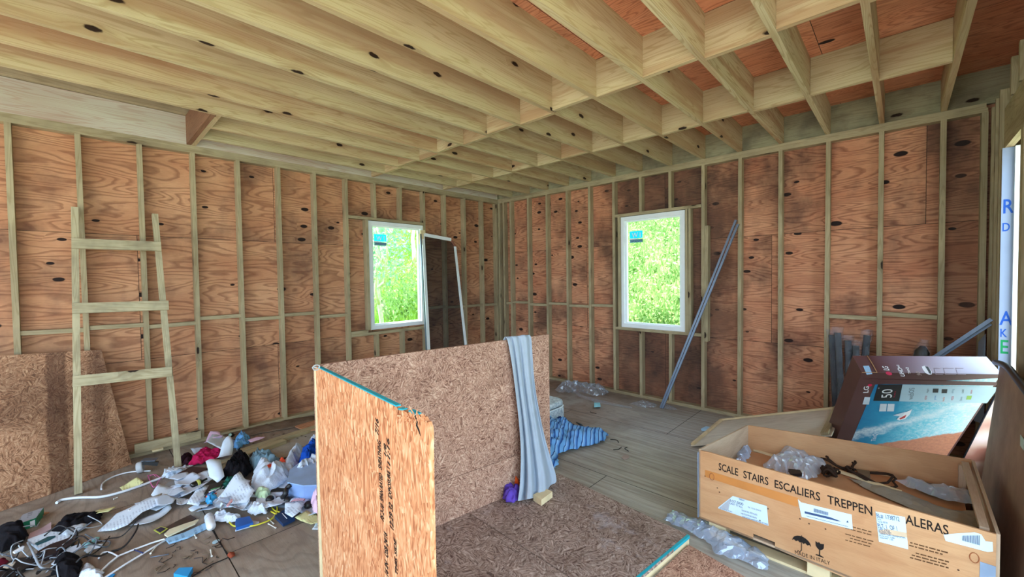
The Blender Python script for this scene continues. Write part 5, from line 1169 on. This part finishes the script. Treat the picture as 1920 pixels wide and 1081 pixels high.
softpx('clear_bag', 'clear plastic bag with a red edge among the papers', 'bag', [(398, 945), (412, 938), (425, 938), (436, 936), (428, 952), (415, 958)], PFILM, .05, .05, seed=83)
softpx('green_cloth', 'small dark green bundle by the black pen case', 'cloth', [(412, 918), (424, 906), (438, 902), (442, 910), (428, 918)], plain((34, 96, 84), .8, .2), .06, .03, seed=84, freq=22)

# hard objects
t = thing('caster_wheel', 'grey caster wheel lying near the foot of the leaning OSB sheet', 'caster', FL(265, 888))
c = FL(263, 886, 0) + V((0, 0, .05)); ax = V((.45, -.9, .1)).normalized(); ax = V((.25, .95, .12)).normalized()
m = MB(); lathe(m, [(-.022, .028), (-.021, .043), (-.012, .048), (.012, .048), (.021, .043), (.022, .028), (.016, .018), (.016, .0)], c, ax, 22); m.build('wheel', plain((188, 192, 198), .5, .4), t)
m = MB(); lathe(m, [(-.0235, .0), (-.0235, .022)], c, ax, 18); m.build('hub', plain((120, 124, 130), .5, .4), t)
MB().board(c + V((-.02, .02, .055)), c + V((.02, .11, .04)), (1, -.3, 0), .07, .006).build('mounting_plate', METAL, t); MB().board(c + V((0, .02, .04)), c + V((.02, .12, .0)), (1, 0, 0), .05, .03).build('fork', BLACK, t)
def hanger(lab, hook, tri, r, mat, z=.012):
    h = thing('clothes_hanger', lab, 'hanger', FL(*tri[0]))
    tubeo('hanger_body', F(tri, z), r, mat, h, closed=True, sp=0); tubeo('hanger_hook', F(hook, z + .004), r * .8, mat, h, sp=5); return h
HW_ = plain((226, 232, 240), .4, .5, 'white_plastic', vary=.03)
h = hanger('large white plastic hanger alone on the bare floor in front', [(221, 1042), (212, 1037), (202, 1034), (192, 1036), (185, 1046)], [(221, 1042), (250, 1030), (285, 1017), (308, 1010), (310, 1012), (280, 1030), (235, 1057), (190, 1086), (168, 1094), (185, 1074), (205, 1055)], .0055, HW_)
tubeo('hanger_tie', F([(252, 1030), (268, 1036)], .02), .004, plain((50, 56, 96), .6), h, sp=0)
hanger('white hanger with a rounded end lying on the pale papers', [(300, 935), (306, 928), (312, 930), (310, 936)], [(241, 957), (246, 951), (270, 941), (300, 932), (312, 930), (300, 940), (270, 951), (250, 958)], .005, HW_, .035)
hanger('small pink hanger near the ladder foot', [(292, 893), (288, 889), (282, 891)], [(277, 891), (292, 889), (302, 896), (296, 903), (293, 911), (288, 913), (284, 908)], .004, plain((206, 110, 160), .5, .4))
px_tube('white_cable', 'long flat white cable running from the OSB sheet across the floor to the litter', 'cable', [(106, 942), (118, 936), (150, 932), (188, 931), (220, 924), (255, 913), (290, 900), (318, 889), (335, 881), (362, 871)], .010, HW_)
px_tube('white_cable', 'thin white cable curving towards the caster wheel', 'cable', [(190, 917), (193, 905), (210, 894), (235, 886), (258, 883), (282, 882)], .006, HW_)
px_tube('black_cable', 'black cable arching behind the white shirt', 'cable', [(465, 872), (478, 858), (494, 850, .05), (508, 852, .06), (519, 860, .05), (540, 857, .03), (562, 846, .03), (585, 838, .02), (605, 830, .02)], .010, BLACK, .03)
px_tube('black_hose', 'thick black curved hose beside the white tube', 'hose', [(466, 862), (474, 852, .04), (488, 847, .07), (502, 850, .08), (514, 858, .05), (520, 866, .02)], .022, plain((34, 28, 32), .4, .5), .02)
px_tube('yellow_string', 'thin yellow cord with a looped knot across the litter', 'cord', [(430, 978), (436, 984), (445, 986), (474, 985), (492, 980), (508, 973), (516, 965), (520, 955), (518, 946), (512, 944), (510, 950), (516, 957), (525, 960), (520, 964), (508, 958)], .005, plain((214, 206, 60), .5, .4), .02)
t = thing('white_bottle', 'small white bottle lying at the front of the litter', 'bottle', FL(394, 985))
a = FL(391, 966, .025); b = FL(397, 990, .025); m = MB(); L = (b - a).length; lathe(m, [(0, .0), (0, .02), (L * .08, .027), (L * .85, .027), (L * .93, .022), (L, .0)], a, b - a, 18); m.build('bottle_body', HW_, t)
m = MB(); lathe(m, [(L * .3, .0275), (L * .31, .0285), (L * .33, .0275)], a, b - a, 18); m.build('neck_ring', PW2, t)
t = thing('plastic_tube', 'white plastic tube with a green cap lying on the black straps', 'tube', FL(440, 870))
a = FL(463, 856, .07); b = FL(433, 875, .05); m = MB(); L = (b - a).length; lathe(m, [(0, 0), (0, .03), (.03, .034), (L * .8, .028), (L * .85, .024)], a, b - a, 18); m.build('tube_body', HW_, t); m = MB(); lathe(m, [(L * .84, .026), (L, .026), (L * 1.02, .0)], a, b - a, 16); m.build('cap', plain((20, 130, 90), .5, .4), t)
t = thing('dark_bottle', 'small dark bottle with a yellow label on the papers', 'bottle', FL(370, 910))
a = FL(358, 911, .05); b = FL(388, 897, .06); m = MB(); L = (b - a).length; lathe(m, [(0, 0), (0, .02), (.01, .024), (L * .6, .024), (L * .72, .009), (L, .009), (L, 0)], a, b - a, 16); m.build('bottle_body', plain((24, 26, 20), .2, .6), t); m = MB(); lathe(m, [(L * .34, .0245), (L * .35, .0255), (L * .52, .0255), (L * .53, .0245)], a, b - a, 16); m.build('label_band', plain((190, 190, 96), .5), t)
t = thing('pen_case', 'open black pen case in the middle of the litter', 'case', FL(400, 922))
MB().prism(F([(383, 932), (394, 914), (420, 908), (412, 922), (398, 934)], .05), (0, 0, 1), .03).build('case_body', BLACK, t)
for k, (p, q, c) in enumerate([((386, 931), (406, 924), (216, 70, 50)), ((392, 922), (412, 914), (200, 204, 210)), ((395, 918), (414, 912), (60, 130, 80)), ((390, 926), (404, 921), (40, 70, 150))]): MB().tube([FL(*p, .085), FL(*q, .085)], .005, 7).build('pen', plain(c, .4, .4), t)
slab('blue_gadget', 'small bright blue boxed gadget at the front of the litter', 'gadget', [(441, 984), (443, 977), (468, 972), (475, 984), (443, 994)], .02, plain((24, 92, 176), .4, .5), .02)
slab('gadget_case', 'pale booklet lying under the bright blue gadget', 'booklet', [(441, 996), (476, 986), (486, 980), (470, 978), (452, 984)], .012, PW2, .004)
t = thing('navy_booklet', 'navy blue booklet with white lettering at the right front of the litter', 'booklet', FL(534, 972))
nb = F([(515, 971), (537, 957), (553, 976), (531, 987)], .012); MB().prism(nb, (0, 0, 1), .02).build('cover', plain((24, 52, 92), .5, .4), t)
text('GUIDE BOOK', .02, (nb[0] + nb[3]) / 2 + V((.0, .0, .0202)) + (nb[1] - nb[0]) * .35, nb[2] - nb[1], (nb[1] - nb[0]), WHITEP, t, 'cover_lettering') if 0 else MB().tube([nb[0].lerp(nb[1], .5).lerp(nb[3].lerp(nb[2], .5), .2) + V((0, 0, .021)), nb[0].lerp(nb[1], .5).lerp(nb[3].lerp(nb[2], .5), .75) + V((0, 0, .021))], .002, 5).build('cover_line', WHITEP, t)
slab('magazine', 'pale blue magazine right of the big hanger', 'magazine', [(310, 1012), (345, 1001), (384, 983), (390, 990), (352, 1009), (317, 1020)], .012, printed('magazine_print', (150, 190, 222), (60, 80, 120), 30))
slab('cream_card', 'cream coloured cards fanned above the pale blue magazine', 'card', [(308, 1003), (318, 994), (345, 984), (373, 975), (366, 983), (342, 994), (314, 1007)], .01, plain((214, 206, 176), .7), .02)
slab('dark_photo', 'dark glossy photograph above the cream cards', 'photograph', [(306, 992), (330, 978), (357, 965), (368, 972), (345, 984), (320, 996)], .004, plain((60, 46, 44), .3, .5, vary=.3), .012)
t = thing('framed_card', 'small dark picture card with a yellow green border', 'card', FL(301, 994)); q = F([(288, 994), (302, 987), (315, 991), (300, 1001)], .014)
MB().prism(q, (0, 0, 1), .004).build('border', plain((190, 196, 90), .6), t); cc = sum(q, V()) / 4; MB().prism([cc + (p - cc) * .75 + V((0, 0, .0042)) for p in q], (0, 0, 1), .0008).build('picture', plain((50, 44, 72), .4, .4, vary=.4), t)
t = thing('plastic_bin', 'translucent bluish plastic container tipped beside the OSB front sheet', 'container', FL(575, 930))
bn = F([(541, 934), (545, 910), (562, 896), (612, 892), (612, 938), (570, 940)], .03); MB().prism(bn, (0, 0, 1), .12).build('bin_body', plain((132, 160, 210), .3, .5), t)
MB().prism([(p - sum(bn, V()) / 6) * 1.04 + sum(bn, V()) / 6 + V((0, 0, .12)) for p in bn], (0, 0, 1), .008).build('rim_lid', plain((150, 180, 222), .3, .5), t)
slab('grey_tray', 'flat dark grey tray under the notepad page', 'tray', [(490, 946), (500, 932), (545, 934), (600, 945), (600, 958), (560, 952), (515, 952)], .02, plain((96, 104, 116), .4, .4), .01)
px_tube('black_grip', 'curved black handle left of the plastic container', 'handle', [(545, 908, .14), (538, 915, .12), (536, 924, .1), (530, 932, .06)], .018, BLACK)
for k, (x, y, lab) in enumerate([(506, 936, 'small black ball under the white shirt'), (540, 938, 'black knob beside the curved handle'), (578, 946, 'black ball beside the red striped strip')]):
    m = MB(); c = FL(x, y, .045); lathe(m, [(-.03, 0)] + [(-.03 * math.cos(a), .03 * math.sin(a)) for a in [math.pi * q / 8 for q in range(1, 8)]] + [(.03, 0)], c, (0, 0, 1), 16); tag(m.build('black_ball', BLACK, None), lab, 'ball')
SRD = NT('red_white_stripes'); _x, _y, _z = SRD.sep(SRD.n('TexCoord').outputs['Object']); SRD.fin(SRD.mix(SRD.math('LESS_THAN', SRD.math('FRACT', SRD.math('MULTIPLY', SRD.math('ADD', _x, _y), 70)), .5), srgb(214, 40, 60), srgb(236, 236, 240)), .4)
slab('striped_strip', 'red and white striped strip in front of the plastic container', 'strip', [(545, 942), (553, 936), (572, 936), (566, 944), (550, 945)], .01, SRD.m, .05)
slab('striped_straw', 'red and white striped stick beside the clear bag', 'stick', [(424, 949), (434, 936), (437, 938), (428, 950)], .006, SRD.m, .09)
slab('magenta_pen', 'magenta strip on the pale paper by the white hanger', 'strip', [(262, 946), (280, 941), (280, 943), (264, 948)], .006, plain((150, 50, 130), .5), .03)
t = thing('green_box', 'small open green and grey product box at the far left of the floor', 'box', FL(48, 1000))
g0, g1, g2, g3 = FL(27, 1000), FL(68, 985), FL(64, 972), FL(28, 980); gc = [V((p.x, p.y, 0)) for p in (g0, g1)]; dy = V((-.16, .03, 0))
m = MB(); m.prism([gc[0], gc[1], gc[1] + dy, gc[0] + dy], (0, 0, 1), .055); m.build('box_body', plain((20, 120, 84), .5, .4), t)
MB().prism([p + V((0, 0, .056)) for p in (gc[0], gc[1], gc[1] + dy, gc[0] + dy)], (0, 0, 1), .001).build('box_top_print', printed('box_print', (150, 150, 156), (70, 60, 60), 20), t)
MB().prism([gc[0].lerp(gc[1], .72) + V((.001, 0, .005)), gc[0].lerp(gc[1], .95) + V((.001, 0, .005)), gc[0].lerp(gc[1], .95) + V((.001, 0, .045)), gc[0].lerp(gc[1], .72) + V((.001, 0, .045))], (1, -.1, 0), .001).build('box_label', WHITEP, t)
slab('pink_card', 'pale pink card beside the green box', 'card', [(51, 1014), (56, 1000), (78, 990), (96, 979), (96, 992), (76, 1003)], .004, plain((196, 172, 182), .7), .012)
slab('document_stack', 'stack of pale papers between the pink card and the cables', 'papers', [(52, 1016), (92, 1001), (116, 1002), (132, 1009), (118, 1022), (72, 1032), (62, 1024)], .02, PPRT)
slab('teal_pen', 'dark teal pen lying on the pale paper stack', 'pen', [(66, 1020), (90, 1008), (104, 1006), (92, 1013), (70, 1022)], .01, plain((34, 84, 92), .4, .4), .024)
slab('white_stick', 'short white plastic stick at the left edge', 'stick', [(24, 1036), (40, 1027), (46, 1026), (44, 1030), (28, 1038)], .01, HW_, .08)
slab('cream_brush', 'cream coloured flat brush at the lower left', 'brush', [(6, 1068), (20, 1060), (30, 1058), (24, 1066), (8, 1074)], .02, plain((206, 192, 176), .6), .01)
softpx('maroon_cloth', 'maroon cloth at the lower left corner', 'cloth', [(-12, 1075), (-6, 1058), (10, 1052), (16, 1060), (4, 1070)], plain((96, 24, 40), .9, .1), .05, .004, seed=90)
slab('white_strap', 'broad whitish plastic strap curling through the cables', 'strap', [(96, 1058), (118, 1038), (134, 1026), (150, 1020), (153, 1024), (140, 1036), (122, 1050), (104, 1060)], .006, PW2, .05)
random.seed(5)
cols = [('black', (22, 20, 24), .0055), ('white', (176, 184, 194), .0032), ('grey', (100, 106, 116), .004), ('black', (30, 26, 28), .004)]
for k in range(30):
    cn, c, r = cols[k % 4]; x = random.uniform(-5, 135); y = random.uniform(1024, 1078); p = FL(x, y, .02); a = random.uniform(0, 6.28); pts = [p]
    for q in range(6): a += random.uniform(-1.1, 1.1); pts.append(pts[-1] + V((math.cos(a) * .07, math.sin(a) * .07, 0))); pts[-1].z = max(.012, .03 + .05 * math.sin(q * 1.3 + k))
    tag(tubeo('tangled_cable', pts, r, plain(c, .45, .5), sp=5, n=6), {'black': 'black cable in the tangle of leads at the lower left', 'white': 'white cable in the tangle of leads at the lower left', 'grey': 'grey cable in the tangle of leads at the lower left'}[cn], 'cable', cn + ' cables in the tangle at the lower left')
px_tube('grey_lead', 'grey looping lead arching out of the cable tangle', 'cable', [(52, 1016, .02), (60, 1030, .06), (66, 1044, .06), (76, 1062, .03), (92, 1066, .02), (116, 1064, .03)], .006, plain((150, 158, 168), .5, .4))
slab('black_tray', 'black plastic piece under the cable tangle', 'plastic piece', [(-10, 1092), (0, 1066), (30, 1052), (62, 1048), (70, 1060), (40, 1074), (20, 1092)], .02, BLACK)
slab('dark_electronics', 'dark electronic part behind the cable tangle', 'electronics', [(70, 1042), (95, 1028), (135, 1014), (140, 1024), (112, 1042), (84, 1052)], .03, plain((40, 28, 34), .5, .4))
slab('blue_box', 'bright blue and white carton corner at the bottom edge', 'carton', [(326, 1084), (336, 1073), (362, 1072), (352, 1090)], .03, plain((40, 150, 214), .4, .4))
slab('blue_card', 'small bright blue card under the big hanger', 'card', [(194, 1084), (205, 1076), (216, 1076), (208, 1086)], .004, plain((40, 140, 206), .5, .3))
t = thing('glass_knob', 'small round dark glass object near the boards by the wall', 'knob', FL(434, 816)); c = FL(434, 815, .03)
m = MB(); lathe(m, [(-.028, 0), (-.026, .018), (0, .026), (.02, .024), (.024, .016)], c, (.6, -.6, .4), 18); m.build('housing', BLACK, t); m = MB(); lathe(m, [(.024, .016), (.028, .008), (.029, 0)], c, (.6, -.6, .4), 18); m.build('glass_front', plain((150, 190, 176), .1, .8), t)
for k, (p, q, lab) in enumerate([((503, 981), (517, 989), 'small white bone shaped bolt on the floor in front of the litter'), ((395, 1030), (397, 1042), 'small white golf tee on the floor in the foreground'), ((502, 970), (513, 981), 'thin cream stick beside the yellow cord'), ((282, 1037), (294, 1022), 'short cream stick beside the big hanger'), ((365, 1002), (368, 1008), 'tiny white peg below the magazine'), ((220, 932), (213, 935), 'tiny white peg by the long white cable')]):
    a = FL(*p, .008); b = FL(*q, .008); m = MB(); m.tube([a, a.lerp(b, .12), a.lerp(b, .85), b], [.006, .0035, .0035, .006], 7); tag(m.build('small_peg', plain((222, 220, 210), .5), None), lab, 'peg')
px_tube('metal_rod', 'thin metal rod on the floor below the magazine', 'rod', [(282, 1044), (300, 1041), (317, 1038)], .003, METAL, .006, 0)
tag(MB().prism([FL(405, 1015, .003) + V((math.cos(a) * .02, math.sin(a) * .02, 0)) for a in [2 * math.pi * k / 16 for k in range(16)]], (0, 0, 1), .003).build('bottle_cap', plain((170, 200, 214), .5), None), 'pale round cap beside the floor crack', 'cap')
softpx('dead_leaf', 'curled rust coloured dead leaf on the foreground floor', 'leaf', [(426, 1042), (430, 1036), (438, 1036), (441, 1042), (434, 1047)], plain((140, 64, 40), .8), .02, .004, seed=91, freq=40)
px_tube('floor_stem', 'long dark stem lying across the foreground floor', 'stem', [(360, 1081), (382, 1066), (398, 1057), (420, 1048), (432, 1042)], .003, INK, .006)
px_tube('floor_stem', 'second thin dark stem along the floor crack', 'stem', [(392, 985), (402, 1000), (408, 1012), (418, 1026), (428, 1038)], .0025, INK, .005)
for k in range(34):
    x = random.uniform(290, 420); y = random.uniform(1008, 1076); c = FL(x, y, .004); a = random.uniform(0, 6.28); L = random.uniform(.015, .06)
    tag(MB().tube([c, c + V((math.cos(a) * L, math.sin(a) * L, .002)), c + V((math.cos(a + .5) * L * 1.5, math.sin(a + .5) * L * 1.5, 0))], .0022, 5).build('wood_splinter', plain([(50, 42, 38), (120, 104, 84), (70, 60, 60)][k % 3], .8), None), 'small dark splinter or twig strewn over the foreground floor', 'splinter', 'splinters on the foreground floor')
for k in range(26):
    x = random.uniform(380, 595); y = 800 + (595 - x) * .10 + random.uniform(-6, 26); c = FL(x, y, .004)
    a = random.uniform(0, 6.28); tag(MB().prism([c + V((math.cos(a + q * 1.6) * .012 * random.uniform(.5, 1.2), math.sin(a + q * 1.6) * .012, 0)) for q in range(4)], (0, 0, 1), .003).build('wood_chip', plain([(150, 132, 108), (90, 76, 62)][k % 2], .8), None), 'small wood chip on the dusty floor along the left wall', 'chip', 'wood chips along the left wall')
softpx('sawdust', 'dusty grey debris on the floor along the foot of the left wall', 'dust', [(400, 815), (440, 805), (500, 793), (560, 783), (592, 780), (592, 792), (545, 803), (490, 812), (450, 822), (410, 826)], plain((122, 104, 88), .95, .1, vary=.25), .02, .003, seed=93, freq=30)['kind'] = 'stuff'
# ================================================================ OUTSIDE
GR = NT('grass_ground'); _o = GR.n('TexCoord').outputs['Object']
GR.fin(GR.mix(GR.ramp(GR.noise(_o, 1.3, 5, .7), [(.35, 0.), (.65, 1.)]), srgb(130, 160, 90), srgb(176, 200, 124)), .9)
def hill(x, y):
    b = -.35
    b += max(0, y - .9) * .95 + (max(0, -x - 11) * .30)
    return b + .25 * mnoise.noise(V((x * .35, y * .35, 0)))
P = []; U_ = []
for i in range(61):
    P.append([]); 
    for j in range(61):
        x = -32 + 56 * i / 60; y = -32 + 56 * j / 60
        z = hill(x, y) if (y > .6 or x < -1) else -.35
        P[-1].append((x, y, z))
m = MB(); m.grid([list(r)[::-1] for r in P]) 
tag(m.build('ground', GR.m, None, (0, 0, -.4)), 'grassy ground and slope outside the house', 'ground', kind='stuff')
YD = NT('bounce_yard'); YD.fin(YD.mix(YD.noise(YD.n('TexCoord').outputs['Object'], 8, 4), srgb(188, 180, 166), srgb(214, 206, 192)), .9)  # pale pad added behind the camera to bounce neutral light indoors
m = MB(); m.quadface([(-1, -30, -.3), (14, -30, -.3), (14, .4, -.3), (6.1, .4, -.3), (6.1, YB - .1, -.3), (-1, YB - .1, -.3)][:]); tag(m.build('added_yard', YD.m, None, (3, -14, -.3)), 'pale ground added to bounce daylight into the open side of the house', 'ground')
def leafmat(name, a, b):
    t = NT(name); r = t.n('ObjectInfo').outputs['Random']; nz = t.noise(t.n('TexCoord').outputs['Object'], 2.2, 4, .7)
    c = t.mix(t.ramp(nz, [(.35, 0.), (.65, 1.)]), a, b); t.fin(c, .6, .3)
    tl = t.n('BsdfTranslucent', Color=c); mx = t.t.nodes.new('ShaderNodeMixShader'); t.put(mx.inputs[0], .35); t.put(mx.inputs[1], t.b); t.put(mx.inputs[2], tl); t.put(t.out.inputs[0], mx)
    return t.m
LF1 = leafmat('leaf_green', srgb(128, 168, 92), srgb(190, 216, 146))
LF2 = leafmat('leaf_dark', srgb(96, 160, 130), srgb(180, 214, 176))
LF3 = leafmat('grass_blade', srgb(150, 196, 76), srgb(200, 226, 120))
BARK = plain((206, 200, 186), .9, .1, 'pale_bark', vary=.25)
def leaves(mb, cen, rad, n, size):
    for _ in range(n):
        while True:
            d = V((random.uniform(-1, 1), random.uniform(-1, 1), random.uniform(-1, 1)))
            if .25 < d.length < 1: break
        p = V(cen) + V((d.x * rad[0], d.y * rad[1], d.z * rad[2]))
        a = V((random.gauss(0, 1), random.gauss(0, 1), random.gauss(0, 1))).normalized(); b = a.orthogonal().normalized()
        s = size * random.uniform(.5, 1.2)
        mb.quadface([p - a * s, p - b * s * .4, p + a * s, p + b * s * .4])
def blades(mb, x0, x1, y0, y1, n, h, hf=hill):
    for _ in range(n):
        x = random.uniform(x0, x1); y = random.uniform(y0, y1); z = hf(x, y)
        a = random.uniform(0, 6.28); d = V((math.cos(a), math.sin(a), 0)) * h * .12; l = V((random.gauss(0, .35), random.gauss(0, .35), 1)) * h * random.uniform(.5, 1.2)
        p = V((x, y, z - .02)); mb.quadface([p - d, p + d, p + l])
m = MB(); blades(m, -12, -2, -4.5, 6, 16000, .42)
tag(m.build('meadow_grass', LF3, None), 'bright green long grass outside the left window', 'grass', kind='stuff')
m = MB(); blades(m, .2, 5.2, 1.2, 8, 20000, .2)
leaves(m, (2.7, 3.2, 1.3), (2.2, 2.2, .8), 0, .05)
for _ in range(14000):
    x = random.uniform(.2, 5.0); y = random.uniform(1.6, 8); z = hill(x, y) + random.uniform(0, .28)
    a = V((random.gauss(0, 1), random.gauss(0, 1), random.gauss(0, 1))).normalized(); b = a.orthogonal().normalized(); s = random.uniform(.02, .05)
    p = V((x, y, z)); m.quadface([p - a * s, p - b * s * .5, p + a * s, p + b * s * .5])
tag(m.build('slope_weeds', LF1, None), 'pale green weeds covering the slope outside the back window', 'weeds', kind='stuff')
def branch(mb, p, d, r, L, depth):
    pts = [V(p)]; dd = V(d)
    for k in range(5):
        dd = (dd + V((random.gauss(0, .14), random.gauss(0, .14), random.gauss(0, .08)))).normalized(); pts.append(pts[-1] + dd * L / 5)
    mb.tube(pts, [r * (1 - .11 * k) for k in range(6)], 6)
    out = [pts[-1]]
    if depth:
        for k in (3, 4, 5):
            out += branch(mb, pts[k], (dd + V((random.gauss(0, .5), random.gauss(0, .5), random.gauss(.1, .3)))).normalized(), r * .55, L * .62, depth - 1)
    return out
def tree(x, y, h, lab, lf, n=1400, r=.09):
    z = hill(x, y) - .1; t = thing('tree', lab, 'tree', (x, y, z))
    m = MB(); tips = branch(m, (x, y, z), (random.gauss(0, .15), random.gauss(0, .15), 1), r, h * .55, 2); m.build('trunk', BARK, t)
    m = MB()
    for p in tips: leaves(m, p, (.7, .7, .5), n // len(tips), .07)
    m.build('foliage', lf, t)
tree(-5.0, .5, 4.4, 'pale twisted tree in front of the others outside the left window', LF2, 1300)
tree(-6.6, 1.6, 5.0, 'taller forked tree just behind the twisted tree outside the left window', LF1, 1600)
tree(-8.2, 3.6, 5.4, 'leafy tree at the right of the view through the left window', LF2, 2600, .1)
tree(-9.5, .4, 5.6, 'leafy tree at the left of the view through the left window', LF2, 2600, .1)
for k, (x, y, r, lab, lf) in enumerate([(-6.0, -.6, 1.0, 'light green bush low at the left outside the left window', LF1), (-5.9, 1.7, 1.1, 'light green bush right of the trees outside the left window', LF1), (-10.5, 2.5, 2.2, 'tall bluish green hedge far behind the trees', LF2), (-11.5, -1.0, 2.4, 'tall dark hedge far behind at the left', LF2), (-9.5, 6.2, 2.4, 'broad bush at the foot of the hill', LF2)]):
    m = MB(); z = hill(x, y); leaves(m, (x, y, z + r * .75), (r, r, r * .9), int(1800 * r), .075)
    for q in range(6): m.tube([(x, y, z - .1), (x + random.gauss(0, .3 * r), y + random.gauss(0, .3 * r), z + r)], .02, 5)
    tag(m.build('bush', lf, None, (x, y, z)), lab, 'bush')
